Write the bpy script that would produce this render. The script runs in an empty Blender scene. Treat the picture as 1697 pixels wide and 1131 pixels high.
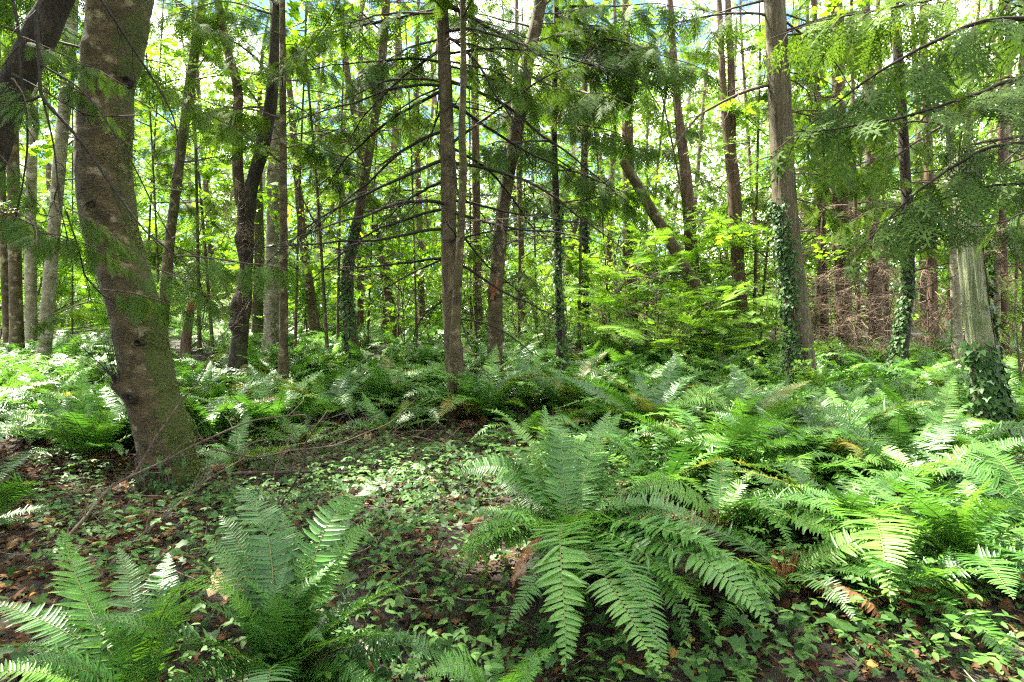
import bpy, math, random
import numpy as np
from mathutils import Vector, Matrix

random.seed(7)
rng = np.random.default_rng(7)
PI = math.pi
SC = bpy.context.scene
COL = SC.collection

# ------------------------------------------------------------------ camera, sky, sun, exposure
EYE = 1.5
FPX, CXP, HYP = 1011.0, 848.5, 530.0           # focal length and horizon of the 1697 px photograph
cd = bpy.data.cameras.new('camera')
cam = bpy.data.objects.new('camera', cd)
COL.objects.link(cam)
cam.location = (0, 0, EYE)
cam.rotation_euler = (PI / 2, 0, 0)
cd.sensor_width = 36.0
cd.lens = 36.0 * FPX / 1697.0
cd.shift_y = -(565.5 - HYP) / 1697.0
cd.clip_start = 0.05
cd.clip_end = 2000
SC.camera = cam

SUN_DIR = Vector((-0.50, 0.36, 0.80)).normalized()      # towards the sun
SUN_EL = math.asin(SUN_DIR.z)
SUN_AZ = math.atan2(SUN_DIR.x, SUN_DIR.y)               # clockwise from +Y
w = bpy.data.worlds.new('World')
SC.world = w
w.use_nodes = True
nt = w.node_tree
bg = nt.nodes['Background']
sky = nt.nodes.new('ShaderNodeTexSky')
sky.sky_type = 'NISHITA'
sky.sun_disc = False
sky.sun_elevation = SUN_EL
sky.sun_rotation = SUN_AZ
sky.ozone_density = 6.0
sky.dust_density = 0.0
sky.altitude = 3000
tc = nt.nodes.new('ShaderNodeTexCoord')
nz = nt.nodes.new('ShaderNodeTexNoise')
nz.inputs['Scale'].default_value = 4.2
nz.inputs['Detail'].default_value = 6
nz.inputs['Roughness'].default_value = 0.6
rp = nt.nodes.new('ShaderNodeValToRGB')
rp.color_ramp.elements[0].position = 0.46
rp.color_ramp.elements[1].position = 0.59
mx = nt.nodes.new('ShaderNodeMix')
mx.data_type = 'RGBA'
mx.inputs['B'].default_value = (8.0, 7.7, 7.1, 1)
mpw = nt.nodes.new('ShaderNodeMapping')
mpw.inputs['Location'].default_value = (3.1, 0.4, 1.7)
nt.links.new(tc.outputs['Generated'], mpw.inputs['Vector'])
nt.links.new(mpw.outputs['Vector'], nz.inputs['Vector'])
nt.links.new(nz.outputs['Fac'], rp.inputs['Fac'])
nt.links.new(rp.outputs['Color'], mx.inputs['Factor'])
dim = nt.nodes.new('ShaderNodeMix')             # clear sky at 0.05, sunlit clouds brighter
dim.data_type = 'RGBA'
dim.blend_type = 'MULTIPLY'
dim.inputs['Factor'].default_value = 1.0
dim.inputs['B'].default_value = (0.34, 0.34, 0.34, 1)
nt.links.new(sky.outputs['Color'], dim.inputs['A'])
nt.links.new(dim.outputs['Result'], mx.inputs['A'])
nt.links.new(mx.outputs['Result'], bg.inputs['Color'])
bg.inputs['Strength'].default_value = 0.135

sd = bpy.data.lights.new('sun', 'SUN')
sd.energy = 3.9
sd.angle = math.radians(1.0)
sd.color = (1.0, 0.93, 0.80)
sun = bpy.data.objects.new('sun', sd)
COL.objects.link(sun)
sun.location = (-20, 10, 30)
sun.rotation_euler = (-SUN_DIR).to_track_quat('-Z', 'Y').to_euler()

vs = SC.view_settings
vs.view_transform = 'Standard'
vs.look = 'None'
vs.gamma = 1.0
vs.use_curve_mapping = False
vs.exposure = 3.65
cy = SC.cycles
cy.use_denoising = False
cy.filter_width = 1.25
cy.sample_clamp_indirect = 6.0
cy.max_bounces = 7
cy.diffuse_bounces = 5
cy.glossy_bounces = 2
cy.transmission_bounces = 5
cy.caustics_reflective = False
cy.caustics_refractive = False


# ------------------------------------------------------------------ helpers
def P(px, py, Y):
    return np.array([(px - CXP) / FPX * Y, Y, EYE - (py - HYP) / FPX * Y])


def PX(px, Y):
    return (px - CXP) / FPX * Y


def sm(a, b, x):
    t = np.clip((np.asarray(x, float) - a) / (b - a), 0, 1)
    return t * t * (3 - 2 * t)


_ph = np.random.default_rng(3).uniform(0, 6.28, (40,))
_dr = np.random.default_rng(4).normal(size=(40, 3))
_dr /= np.linalg.norm(_dr, axis=1)[:, None]


def pn(p, f=1.0, o=0, n=7):
    """cheap smooth noise, about -1..1"""
    p = np.asarray(p, float) * f
    s = np.zeros(p.shape[:-1])
    for i in range(n):
        k = (i + o * 5) % 40
        s += np.sin(p @ _dr[k] * (1.0 + 0.37 * i) + _ph[k] + 1.7 * np.sin(p @ _dr[(k + 11) % 40] * 0.7 + _ph[(k + 5) % 40]))
    return s / n * 1.6


def gz(x, y):
    x = np.asarray(x, float); y = np.asarray(y, float)
    p = np.stack([x, y, 0 * x], -1)
    near = 1 - sm(25, 60, np.hypot(x, y))
    z = 0.82 * sm(3.5, 20, y) + near * (0.10 * pn(p, 0.55, 1) + 0.045 * pn(p, 1.9, 2) + 0.018 * pn(p, 5.5, 3))
    z += 0.13 * sm(-.1, .8, x) * sm(2.5, 3.4, y) * (1 - sm(4.4, 7.5, y))      # bank under the right ferns
    z += 0.17 * np.exp(-((x - 0.30) ** 2 / .12 + (y - 3.35) ** 2 / .12))      # mossy hummock of the big fern
    z -= 0.10 * np.exp(-((x + 0.35) ** 2 / .2 + (y - 2.75) ** 2 / .12))       # dark hollow
    z += 1.2 * sm(30, 80, y) * 0.6
    return z


def mk_mesh(name, V, groups, mats, smooth=True, attr=None):
    """groups: list of (faces array (n,3|4), material index)"""
    me = bpy.data.meshes.new(name)
    V = np.asarray(V, np.float32)
    me.vertices.add(len(V))
    me.vertices.foreach_set('co', V.ravel())
    li, ls, mi = [], [], []
    tot = 0
    for F, m in groups:
        F = np.asarray(F, np.int32)
        if len(F) == 0:
            continue
        k = F.shape[1]
        li.append(F.ravel())
        ls.append(tot + np.arange(len(F)) * k)
        mi.append(np.full(len(F), m, np.int32))
        tot += F.size
    li = np.concatenate(li).astype(np.int32); ls = np.concatenate(ls).astype(np.int32); mi = np.concatenate(mi)
    me.loops.add(len(li))
    me.loops.foreach_set('vertex_index', li)
    me.polygons.add(len(ls))
    me.polygons.foreach_set('loop_start', ls)
    me.polygons.foreach_set('material_index', mi)
    me.polygons.foreach_set('use_smooth', np.full(len(ls), smooth))
    for m in mats:
        me.materials.append(m)
    if attr is not None:
        a = me.attributes.new('moss', 'FLOAT', 'POINT')
        a.data.foreach_set('value', np.asarray(attr, np.float32))
    me.update(calc_edges=True)
    return me


def add(name, me, parent=None, loc=(0, 0, 0), rot=(0, 0, 0), sc=1.0):
    o = bpy.data.objects.new(name, me)
    COL.objects.link(o)
    o.location = [float(v) for v in loc]
    o.rotation_euler = rot
    o.scale = (sc, sc, sc) if np.isscalar(sc) else sc
    if parent is not None:
        o.parent = parent
    return o


def tag(o, label=None, cat=None, group=None, kind=None):
    if label: o['label'] = label
    if cat: o['category'] = cat
    if group: o['group'] = group
    if kind: o['kind'] = kind
    return o


def frames(C):
    C = np.asarray(C, float)
    T = np.gradient(C, axis=0)
    T /= np.linalg.norm(T, axis=1)[:, None] + 1e-12
    a = np.array([0, 1.0, 0]) if abs(T[0][1]) < .9 else np.array([1.0, 0, 0])
    n = np.cross(T[0], a); n /= np.linalg.norm(n)
    N = np.zeros_like(C)
    for i in range(len(C)):
        n = n - T[i] * (n @ T[i]); n /= np.linalg.norm(n) + 1e-12
        N[i] = n
    return T, N, np.cross(T, N)


class MB:
    """collects vertices and faces of one mesh"""
    def __init__(self):
        self.v, self.g, self.n = [], [], 0

    def put(self, V, F, m=0):
        self.v.append(np.asarray(V, float).reshape(-1, 3))
        self.g.append((np.asarray(F, int) + self.n, m))
        self.n += len(self.v[-1])

    def tube(self, C, R, segs=5, m=0, cap=True):
        C = np.asarray(C, float); R = np.broadcast_to(np.asarray(R, float), (len(C),))
        T, N, B = frames(C)
        th = np.arange(segs) / segs * 2 * PI
        V = C[:, None] + R[:, None, None] * (np.cos(th)[None, :, None] * N[:, None] + np.sin(th)[None, :, None] * B[:, None])
        k = len(C)
        i, j = np.meshgrid(np.arange(k - 1), np.arange(segs), indexing='ij')
        j2 = (j + 1) % segs
        F = np.stack([i * segs + j, i * segs + j2, (i + 1) * segs + j2, (i + 1) * segs + j], -1).reshape(-1, 4)
        self.put(V, F, m)
        if cap:
            V2 = np.vstack([V[-1], C[-1] + T[-1] * R[-1] * .6])
            self.put(V2, [[q, (q + 1) % segs, segs] for q in range(segs)], m)

    def scatter(self, TV, TF, A, L, m=0):
        """template verts/faces copied with 3x3 matrices A (n,3,3; columns are axes) and places L"""
        TV = np.asarray(TV, float); TF = np.asarray(TF, int)
        V = np.einsum('nij,kj->nki', A, TV) + L[:, None]
        F = (TF[None] + (np.arange(len(L)) * len(TV))[:, None, None]).reshape(-1, TF.shape[1])
        self.put(V, F, m)

    def leaflets(self, p, d, s, l, wd, m=1, bend=0.0):
        """rhombus leaflets: base p, direction d, side s, length l, half width wd"""
        p, d, s = map(np.asarray, (p, d, s)); l = np.asarray(l)[:, None]; wd = np.asarray(wd)[:, None]
        nrm = np.cross(d, s)
        V = np.stack([p, p + .42 * l * d + wd * s, p + l * d - nrm * l * bend, p + .42 * l * d - wd * s], 1)
        self.put(V, np.arange(len(p) * 4).reshape(-1, 4), m)

    def mesh(self, name, mats, smooth=True, attr=None):
        return mk_mesh(name, np.vstack(self.v), self.g, mats, smooth, attr)


def unit(v):
    v = np.asarray(v, float)
    return v / (np.linalg.norm(v, axis=-1, keepdims=True) + 1e-12)


def curve(p0, d0, L, n, rg, wob=.12, grav=0.0, lift=0.0):
    """wandering curve from p0"""
    pts = [np.array(p0, float)]
    d = unit(d0).copy()
    st = L / n
    for i in range(n):
        d = unit(d + rg.normal(size=3) * wob + np.array([0, 0, -grav + lift * (i / n)]) * 1.0)
        pts.append(pts[-1] + d * st)
    return np.array(pts)


# ------------------------------------------------------------------ materials
def newmat(name):
    m = bpy.data.materials.new(name)
    m.use_nodes = True
    t = m.node_tree
    return m, t, t.nodes['Principled BSDF'], t.nodes['Material Output']


def N(t, kind, **kw):
    n = t.nodes.new(kind)
    for k, v in kw.items():
        if k.startswith('i_'):
            n.inputs[k[2:].replace('_', ' ')].default_value = v
        else:
            setattr(n, k, v)
    return n


def mixc(t, fac, a, b, bt='MIX'):
    n = t.nodes.new('ShaderNodeMix')
    n.data_type = 'RGBA'; n.blend_type = bt
    for s, v in (('Factor', fac), ('A', a), ('B', b)):
        if isinstance(v, bpy.types.NodeSocket):
            t.links.new(v, n.inputs[s])
        elif s == 'Factor':
            n.inputs[s].default_value = v
        else:
            n.inputs[s].default_value = (*v, 1)
    return n.outputs['Result']


def ramp(t, fac, stops):
    n = t.nodes.new('ShaderNodeValToRGB')
    e = n.color_ramp.elements
    while len(e) < len(stops):
        e.new(.5)
    for q, (pos, c) in zip(e, stops):
        q.position = pos
        q.color = (*c, 1) if len(c) == 3 else c
    t.links.new(fac, n.inputs['Fac'])
    return n.outputs['Color']


def leafmat(name, stops, transl=.35, rough=.42, tmul=(1.25, 1.2, .6), spec=.5, objvar=.35):
    m, t, b, out = newmat(name)
    g = N(t, 'ShaderNodeNewGeometry')
    oi = N(t, 'ShaderNodeObjectInfo')
    mm = N(t, 'ShaderNodeMath', operation='MULTIPLY_ADD')
    mm.inputs[1].default_value = 1 - objvar
    t.links.new(g.outputs['Random Per Island'], mm.inputs[0])
    m2 = N(t, 'ShaderNodeMath', operation='MULTIPLY')
    m2.inputs[1].default_value = objvar
    t.links.new(oi.outputs['Random'], m2.inputs[0])
    t.links.new(m2.outputs[0], mm.inputs[2])
    c = ramp(t, mm.outputs[0], stops)
    t.links.new(c, b.inputs['Base Color'])
    b.inputs['Roughness'].default_value = rough
    b.inputs['Specular IOR Level'].default_value = spec
    tr = N(t, 'ShaderNodeBsdfTranslucent')
    t.links.new(mixc(t, 1.0, c, tmul, 'MULTIPLY'), tr.inputs['Color'])
    mix = N(t, 'ShaderNodeMixShader')
    mix.inputs[0].default_value = transl
    t.links.new(b.outputs[0], mix.inputs[1])
    t.links.new(tr.outputs[0], mix.inputs[2])
    t.links.new(mix.outputs[0], out.inputs['Surface'])
    return m


def barkmat(name, c1, c2, c3, scale=(6, 6, 6), moss=(0.042, 0.056, 0.009), bump=.6, lichen=None, det=(30, 30, 6), mfac=1.0):
    m, t, b, out = newmat(name)
    tc_ = N(t, 'ShaderNodeTexCoord')
    mp = N(t, 'ShaderNodeMapping'); mp.inputs['Scale'].default_value = scale
    t.links.new(tc_.outputs['Object'], mp.inputs['Vector'])
    n1 = N(t, 'ShaderNodeTexNoise', i_Scale=1.0, i_Detail=8.0, i_Roughness=.62)
    t.links.new(mp.outputs[0], n1.inputs['Vector'])
    mp2 = N(t, 'ShaderNodeMapping'); mp2.inputs['Scale'].default_value = det
    t.links.new(tc_.outputs['Object'], mp2.inputs['Vector'])
    n2 = N(t, 'ShaderNodeTexNoise', i_Scale=1.0, i_Detail=6.0, i_Roughness=.7, i_Distortion=.4)
    t.links.new(mp2.outputs[0], n2.inputs['Vector'])
    col = ramp(t, n1.outputs['Fac'], [(.28, c1), (.5, c2), (.72, c3)])
    f2 = ramp(t, n2.outputs['Fac'], [(.3, (.35, .35, .35)), (.55, (1, 1, 1)), (.8, (1.25, 1.25, 1.25))])
    col = mixc(t, .85, col, f2, 'MULTIPLY')
    if lichen:
        n3 = N(t, 'ShaderNodeTexNoise', i_Scale=7.0, i_Detail=5.0, i_Roughness=.55)
        t.links.new(tc_.outputs['Object'], n3.inputs['Vector'])
        lf = ramp(t, n3.outputs['Fac'], [(.56, (0, 0, 0)), (.64, (.75, .75, .75))])
        col = mixc(t, lf, col, lichen)
    at = N(t, 'ShaderNodeAttribute'); at.attribute_name = 'moss'
    n4 = N(t, 'ShaderNodeTexNoise', i_Scale=9.0, i_Detail=9.0, i_Roughness=.7)
    t.links.new(tc_.outputs['Object'], n4.inputs['Vector'])
    ad = N(t, 'ShaderNodeMath', operation='ADD')
    t.links.new(at.outputs['Fac'], ad.inputs[0]); t.links.new(n4.outputs['Fac'], ad.inputs[1])
    mf = ramp(t, ad.outputs[0], [(.86, (0, 0, 0)), (1.12, (mfac,) * 3)])
    n5 = N(t, 'ShaderNodeTexNoise', i_Scale=60.0, i_Detail=4.0)
    t.links.new(tc_.outputs['Object'], n5.inputs['Vector'])
    mc = ramp(t, n5.outputs['Fac'], [(.3, tuple(v * .45 for v in moss)), (.6, moss), (.8, tuple(v * 1.7 for v in moss))])
    col = mixc(t, mf, col, mc)
    t.links.new(col, b.inputs['Base Color'])
    b.inputs['Roughness'].default_value = .85
    b.inputs['Specular IOR Level'].default_value = .25
    bp = N(t, 'ShaderNodeBump', i_Strength=bump, i_Distance=.02)
    t.links.new(n2.outputs['Fac'], bp.inputs['Height'])
    bp2 = N(t, 'ShaderNodeBump', i_Strength=.5, i_Distance=.02)
    t.links.new(n1.outputs['Fac'], bp2.inputs['Height'])
    t.links.new(bp.outputs[0], bp2.inputs['Normal'])
    t.links.new(bp2.outputs[0], b.inputs['Normal'])
    return m


M = {}
M['fern'] = leafmat('fern_green', [(0, (.034, .112, .016)), (.45, (.064, .178, .023)), (.8, (.104, .235, .030)), (1, (.155, .29, .040))], .34, .40, spec=.5, objvar=.6)
M['fern_old'] = leafmat('fern_ageing', [(0, (.060, .10, .014)), (.5, (.12, .16, .020)), (.8, (.17, .16, .028)), (1, (.20, .11, .03))], .35, .5, objvar=.3)
M['fern_deep'] = leafmat('fern_deep_green', [(0, (.020, .075, .014)), (.5, (.036, .112, .019)), (1, (.065, .155, .024))], .28, .40, objvar=.4)
M['fern_dead'] = leafmat('fern_brown', [(0, (.10, .035, .012)), (.5, (.17, .07, .022)), (1, (.24, .13, .04))], .25, .7)
M['rachis'] = leafmat('fern_stem', [(0, (.10, .10, .025)), (1, (.13, .14, .035))], .05, .5)
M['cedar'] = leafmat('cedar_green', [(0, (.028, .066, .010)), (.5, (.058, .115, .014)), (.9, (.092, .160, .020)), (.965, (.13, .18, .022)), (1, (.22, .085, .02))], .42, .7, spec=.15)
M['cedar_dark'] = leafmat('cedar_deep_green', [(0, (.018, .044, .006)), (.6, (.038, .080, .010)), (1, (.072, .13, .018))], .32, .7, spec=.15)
M['hemlock'] = leafmat('hemlock_green', [(0, (.07, .17, .02)), (.5, (.125, .26, .03)), (1, (.20, .35, .045))], .46, .6, (1.25, 1.25, .5), spec=.2)
M['maple'] = leafmat('maple_green', [(0, (.08, .18, .015)), (.5, (.125, .26, .02)), (.90, (.19, .33, .03)), (1, (.34, .30, .03))], .5, .45, (1.25, 1.25, .4))
M['small_leaf'] = leafmat('small_leaf_green', [(0, (.065, .155, .02)), (.5, (.12, .24, .03)), (.9, (.19, .32, .045)), (.96, (.25, .22, .05)), (1, (.24, .12, .04))], .48, .5, (1.25, 1.25, .5), spec=.3)
M['ivy'] = leafmat('ivy_green', [(0, (.014, .042, .010)), (.5, (.028, .074, .016)), (.9, (.052, .112, .024)), (1, (.09, .16, .034))], .18, .55, spec=.2, objvar=.1)
M['herb'] = leafmat('herb_green', [(0, (.030, .085, .014)), (.6, (.055, .135, .022)), (1, (.10, .20, .035))], .32, .55, spec=.25, objvar=.1)
M['litter'] = leafmat('leaf_litter', [(0, (.018, .010, .006)), (.4, (.042, .021, .011)), (.65, (.072, .035, .017)), (.85, (.11, .060, .029)), (.94, (.17, .11, .055)), (.98, (.28, .19, .05)), (1, (.15, .045, .016))], .15, .85, spec=.12, objvar=0)
M['yellow_leaf'] = leafmat('yellow_leaf', [(0, (.45, .30, .06)), (1, (.55, .40, .10))], .4, .5)
M['tan_leaf'] = leafmat('tan_leaf', [(0, (.36, .24, .11)), (1, (.42, .28, .13))], .3, .6)
M['needle_brown'] = leafmat('dead_needle_brown', [(0, (.055, .034, .019)), (.5, (.115, .074, .042)), (1, (.21, .15, .092))], .15, .8)
M['bark_maple'] = barkmat('maple_bark', (.020, .015, .006), (.058, .044, .019), (.125, .098, .048), (5, 5, 8), lichen=(.20, .17, .095), det=(24, 24, 74), bump=1.0)
M['bark_cedar'] = barkmat('cedar_bark', (.028, .022, .012), (.076, .062, .034), (.145, .124, .072), (16, 16, 1.6), det=(70, 70, 5), bump=1.0)
M['bark_red'] = barkmat('red_brown_bark', (.032, .019, .010), (.072, .045, .025), (.130, .088, .052), (14, 14, 2), det=(60, 60, 8), bump=.9)
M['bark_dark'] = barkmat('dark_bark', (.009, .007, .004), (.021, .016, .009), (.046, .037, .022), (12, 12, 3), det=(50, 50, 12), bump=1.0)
M['bark_fir'] = barkmat('fir_bark', (.030, .022, .011), (.066, .050, .026), (.120, .094, .052), (12, 12, 5), det=(45, 45, 14), bump=1.0)
M['bark_snag'] = barkmat('weathered_wood', (.075, .085, .042), (.165, .182, .098), (.28, .30, .18), (22, 22, .9), moss=(.085, .12, .03), det=(90, 90, 3), bump=1.0, mfac=.6)
M['bark_pale'] = barkmat('pale_bark', (.075, .064, .040), (.155, .138, .088), (.25, .23, .16), (5, 5, 8), det=(16, 16, 50), bump=.6, lichen=(.28, .27, .20))
M['twig'] = barkmat('twig_bark', (.035, .024, .017), (.075, .054, .038), (.13, .10, .072), (20, 20, 20), det=(60, 60, 60), bump=.3)
M['twig_dark'] = barkmat('dark_twig_bark', (.008, .006, .004), (.018, .014, .009), (.038, .030, .020), (20, 20, 20), det=(60, 60, 60), bump=.3)
M['twig_pale'] = barkmat('pale_dead_twig', (.14, .10, .07), (.25, .19, .14), (.36, .30, .23), (20, 20, 20), det=(60, 60, 60), bump=.3)
M['wood_red'] = barkmat('torn_red_wood', (.09, .035, .016), (.17, .065, .026), (.25, .11, .05), (30, 30, 6), det=(80, 80, 10), bump=.8)
M['moss'] = leafmat('moss', [(0, (.03, .05, .008)), (.5, (.075, .105, .014)), (1, (.15, .18, .025))], .2, .9)

# ground
m, t, b, out = newmat('forest_soil')
tc_ = N(t, 'ShaderNodeTexCoord')
n1 = N(t, 'ShaderNodeTexNoise', i_Scale=2.2, i_Detail=9.0, i_Roughness=.65)
n2 = N(t, 'ShaderNodeTexNoise', i_Scale=38.0, i_Detail=6.0, i_Roughness=.7)
for q in (n1, n2):
    t.links.new(tc_.outputs['Object'], q.inputs['Vector'])
ca = ramp(t, n2.outputs['Fac'], [(.3, (.006, .004, .003)), (.5, (.018, .011, .007)), (.66, (.040, .023, .012)), (.8, (.075, .046, .024))])
cb = ramp(t, n2.outputs['Fac'], [(.3, (.012, .018, .006)), (.55, (.035, .05, .012)), (.8, (.07, .09, .02))])
t.links.new(mixc(t, ramp(t, n1.outputs['Fac'], [(.52, (0, 0, 0)), (.66, (.8, .8, .8))]), ca, cb), b.inputs['Base Color'])
b.inputs['Roughness'].default_value = .95
bp = N(t, 'ShaderNodeBump', i_Strength=.9, i_Distance=.03)
t.links.new(n2.outputs['Fac'], bp.inputs['Height'])
t.links.new(bp.outputs[0], b.inputs['Normal'])
M['soil'] = m

# ------------------------------------------------------------------ the ground: one sheet
def axis(lo, hi, c0, c1, fine, grow=1.25):
    a = list(np.arange(c0, c1 + 1e-6, fine))
    s = fine
    while a[-1] < hi:
        s *= grow; a.append(a[-1] + s)
    s = fine
    while a[0] > lo:
        s *= grow; a.insert(0, a[0] - s)
    return np.array(a)

gx = axis(-400, 400, -6, 6, .07)
gy = axis(-60, 500, 1.2, 10, .07)
GX, GY = np.meshgrid(gx, gy)
GZ = gz(GX, GY)
nx_, ny_ = len(gx), len(gy)
i, j = np.meshgrid(np.arange(ny_ - 1), np.arange(nx_ - 1), indexing='ij')
F = np.stack([i * nx_ + j, i * nx_ + j + 1, (i + 1) * nx_ + j + 1, (i + 1) * nx_ + j], -1).reshape(-1, 4)
ground = add('ground', mk_mesh('ground', np.stack([GX, GY, GZ], -1).reshape(-1, 3), [(F, 0)], [M['soil']]))
tag(ground, 'dark brown forest soil beneath the ferns and ivy', 'ground', kind='structure')


# ------------------------------------------------------------------ bough and branch shapes (shared by the trees)
def spray(mb, p0, d0, nrm, L, rg, step=.020, tw=.42, lw=.0042, ll=.026, droop=.25, m=1):
    """flat scale-leaved spray: axis, alternate twigs, leaflets"""
    n = max(5, int(L / step))
    d = unit(d0); nr = unit(nrm - d * (nrm @ d))
    p = np.array(p0, float)
    Ps, Ds, Ss, Ls, Ws = [], [], [], [], []
    side = 1
    for k in range(n):
        t_ = (k + .5) / n
        d = unit(d + np.array([0, 0, -droop / n]) + rg.normal(size=3) * .02)
        nr = unit(nr - d * (nr @ d))
        s = np.cross(nr, d)
        q = p + d * (L / n)
        Ps.append(p); Ds.append(d); Ss.append(s); Ls.append(L / n * 1.7); Ws.append(lw * .9)
        tl = L * tw * (min(1, t_ / .22) ** .7) * (1 - t_) ** .8 * rg.uniform(.75, 1.15) + ll * .5
        a = rg.uniform(.75, 1.0)
        td = unit(d * math.cos(a) + s * side * math.sin(a) + nr * rg.normal() * .06)
        ts = np.cross(nr, td)
        kk = max(1, int(tl / (ll * .52)))
        for z in range(kk):
            u = (z + .2) / kk
            pp = p + td * tl * u + np.array([0, 0, -droop * .25 * tl * u * u])
            if z == kk - 1:
                Ps.append(pp); Ds.append(td); Ss.append(ts); Ls.append(ll * 1.3); Ws.append(lw)
            else:
                Ps.append(pp); Ds.append(td); Ss.append(ts); Ls.append(ll * 1.1); Ws.append(lw * .8)
                for sg in (-1, 1):
                    dd = unit(td * .72 + ts * sg * .69)
                    Ps.append(pp); Ds.append(dd); Ss.append(np.cross(nr, dd)); Ls.append(ll * (1.15 - .55 * u)); Ws.append(lw)
        side = -side
        p = q
    mb.leaflets(Ps, Ds, Ss, np.array(Ls), np.array(Ws), m)


def bough(seed, kind='cedar', L=2.0, dense=1.0, fine=1.0):
    """evergreen bough along +X, about 2 m long, drooping"""
    rg = np.random.default_rng(seed)
    mb = MB()
    C = curve((0, 0, 0), (1, rg.normal() * .1, .22), L, 14, rg, .08, .06 if kind == 'cedar' else .03, .07)
    mb.tube(C, np.linspace(.018, .0030, len(C)) * (L / 2), 5, 0)
    ns = int(26 * dense * L / 2)
    for k in range(ns):
        if rg.random() < .22: continue
        u = .10 + .90 * (k + rg.uniform(0, .8)) / ns
        u = min(u, .995)
        f = u * (len(C) - 1); a = int(f); b_ = min(a + 1, len(C) - 1)
        p = C[a] * (1 - f + a) + C[b_] * (f - a)
        tdir = unit(C[b_] - C[max(a - 1, 0)])
        sg = 1 if k % 2 else -1
        sd = np.array([-tdir[1], tdir[0], 0]) * sg
        LL = L * (.09 + .17 * math.sin(PI * min(1, (u * .85 + .18))) * rg.uniform(.6, 1.25))
        if kind == 'cedar':
            d = unit(tdir * rg.uniform(.5, .9) + sd * rg.uniform(.5, .9) + np.array([0, 0, -rg.uniform(.1, .9)]))
            nr = unit(np.array([rg.normal() * .5, rg.normal() * .5, 1]) + sd * rg.uniform(.2, 1.1))
            st = curve(p, d, LL * .6, 4, rg, .06, .10)
            mb.tube(st, np.linspace(.0035, .0015, 5), 3, 0, cap=False)
            spray(mb, st[2], unit(st[3] - st[2]), nr, LL, rg, .026 * fine, .42, .0062 * fine, .034 * fine, droop=.75)
            if rg.random() < .55:
                d2 = unit(d + sd * rg.normal() * .6 + tdir * .5)
                spray(mb, st[1], d2, nr, LL * .7, rg, .026 * fine, .42, .0062 * fine, .034 * fine, droop=.7)
        else:
            d = unit(tdir * rg.uniform(.55, .9) + sd * rg.uniform(.6, .9) + np.array([0, 0, -rg.uniform(-.05, .22)]))
            nr = unit(np.array([rg.normal() * .16, rg.normal() * .16, 1]))
            spray(mb, p, d, nr, LL * 1.3, rg, .026 * fine, .5, .0060 * fine, .034 * fine, droop=.22)
    return mb


def palm_leaf():
    """five-lobed leaf, 1 across, base at origin, along +X"""
    out_ = [(0, 0), (-.08, .20), (.02, .48), (.18, .30), (.38, .60), (.48, .26), (.66, .30), (.70, .14), (1.0, 0)]
    o2 = out_ + [(x, -y) for x, y in out_[-2:0:-1]]
    V = np.array([(x, y, -.10 * (x - .3) ** 2 - .12 * y * y) for x, y in o2] + [(.32, 0, .03)])
    c = len(o2)
    F = [(k, (k + 1) % c, c) for k in range(c)]
    return V, np.array([(a, b2, c_) for a, b2, c_ in F])


def ivy_leaf():
    out_ = [(0, 0), (-.16, .24), (.02, .50), (.26, .30), (.42, .46), (.56, .22), (.98, 0)]
    o2 = out_ + [(x, -y) for x, y in out_[-2:0:-1]]
    V = np.array([(x, y, .16 * abs(y) - .12 * x * x) for x, y in o2] + [(.28, 0, .0)])
    c = len(o2)
    return V, np.array([(k, (k + 1) % c, c) for k in range(c)])


def oval_leaf():
    V = np.array([(0, 0, 0), (.3, .22, .05), (.68, .19, .02), (1, 0, -.08), (.68, -.19, .02), (.3, -.22, .05), (.5, 0, -.01)])
    return V, np.array([(0, 6, 1), (1, 6, 2), (2, 6, 3), (3, 6, 4), (4, 6, 5), (5, 6, 0)])


PALM, IVYL, OVAL = palm_leaf(), ivy_leaf(), oval_leaf()


def basis(d, nrm):
    """matrices with columns (d, side, normal)"""
    d = unit(d); s = unit(np.cross(nrm, d)); n_ = np.cross(d, s)
    return np.stack([d, s, n_], -1)


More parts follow.
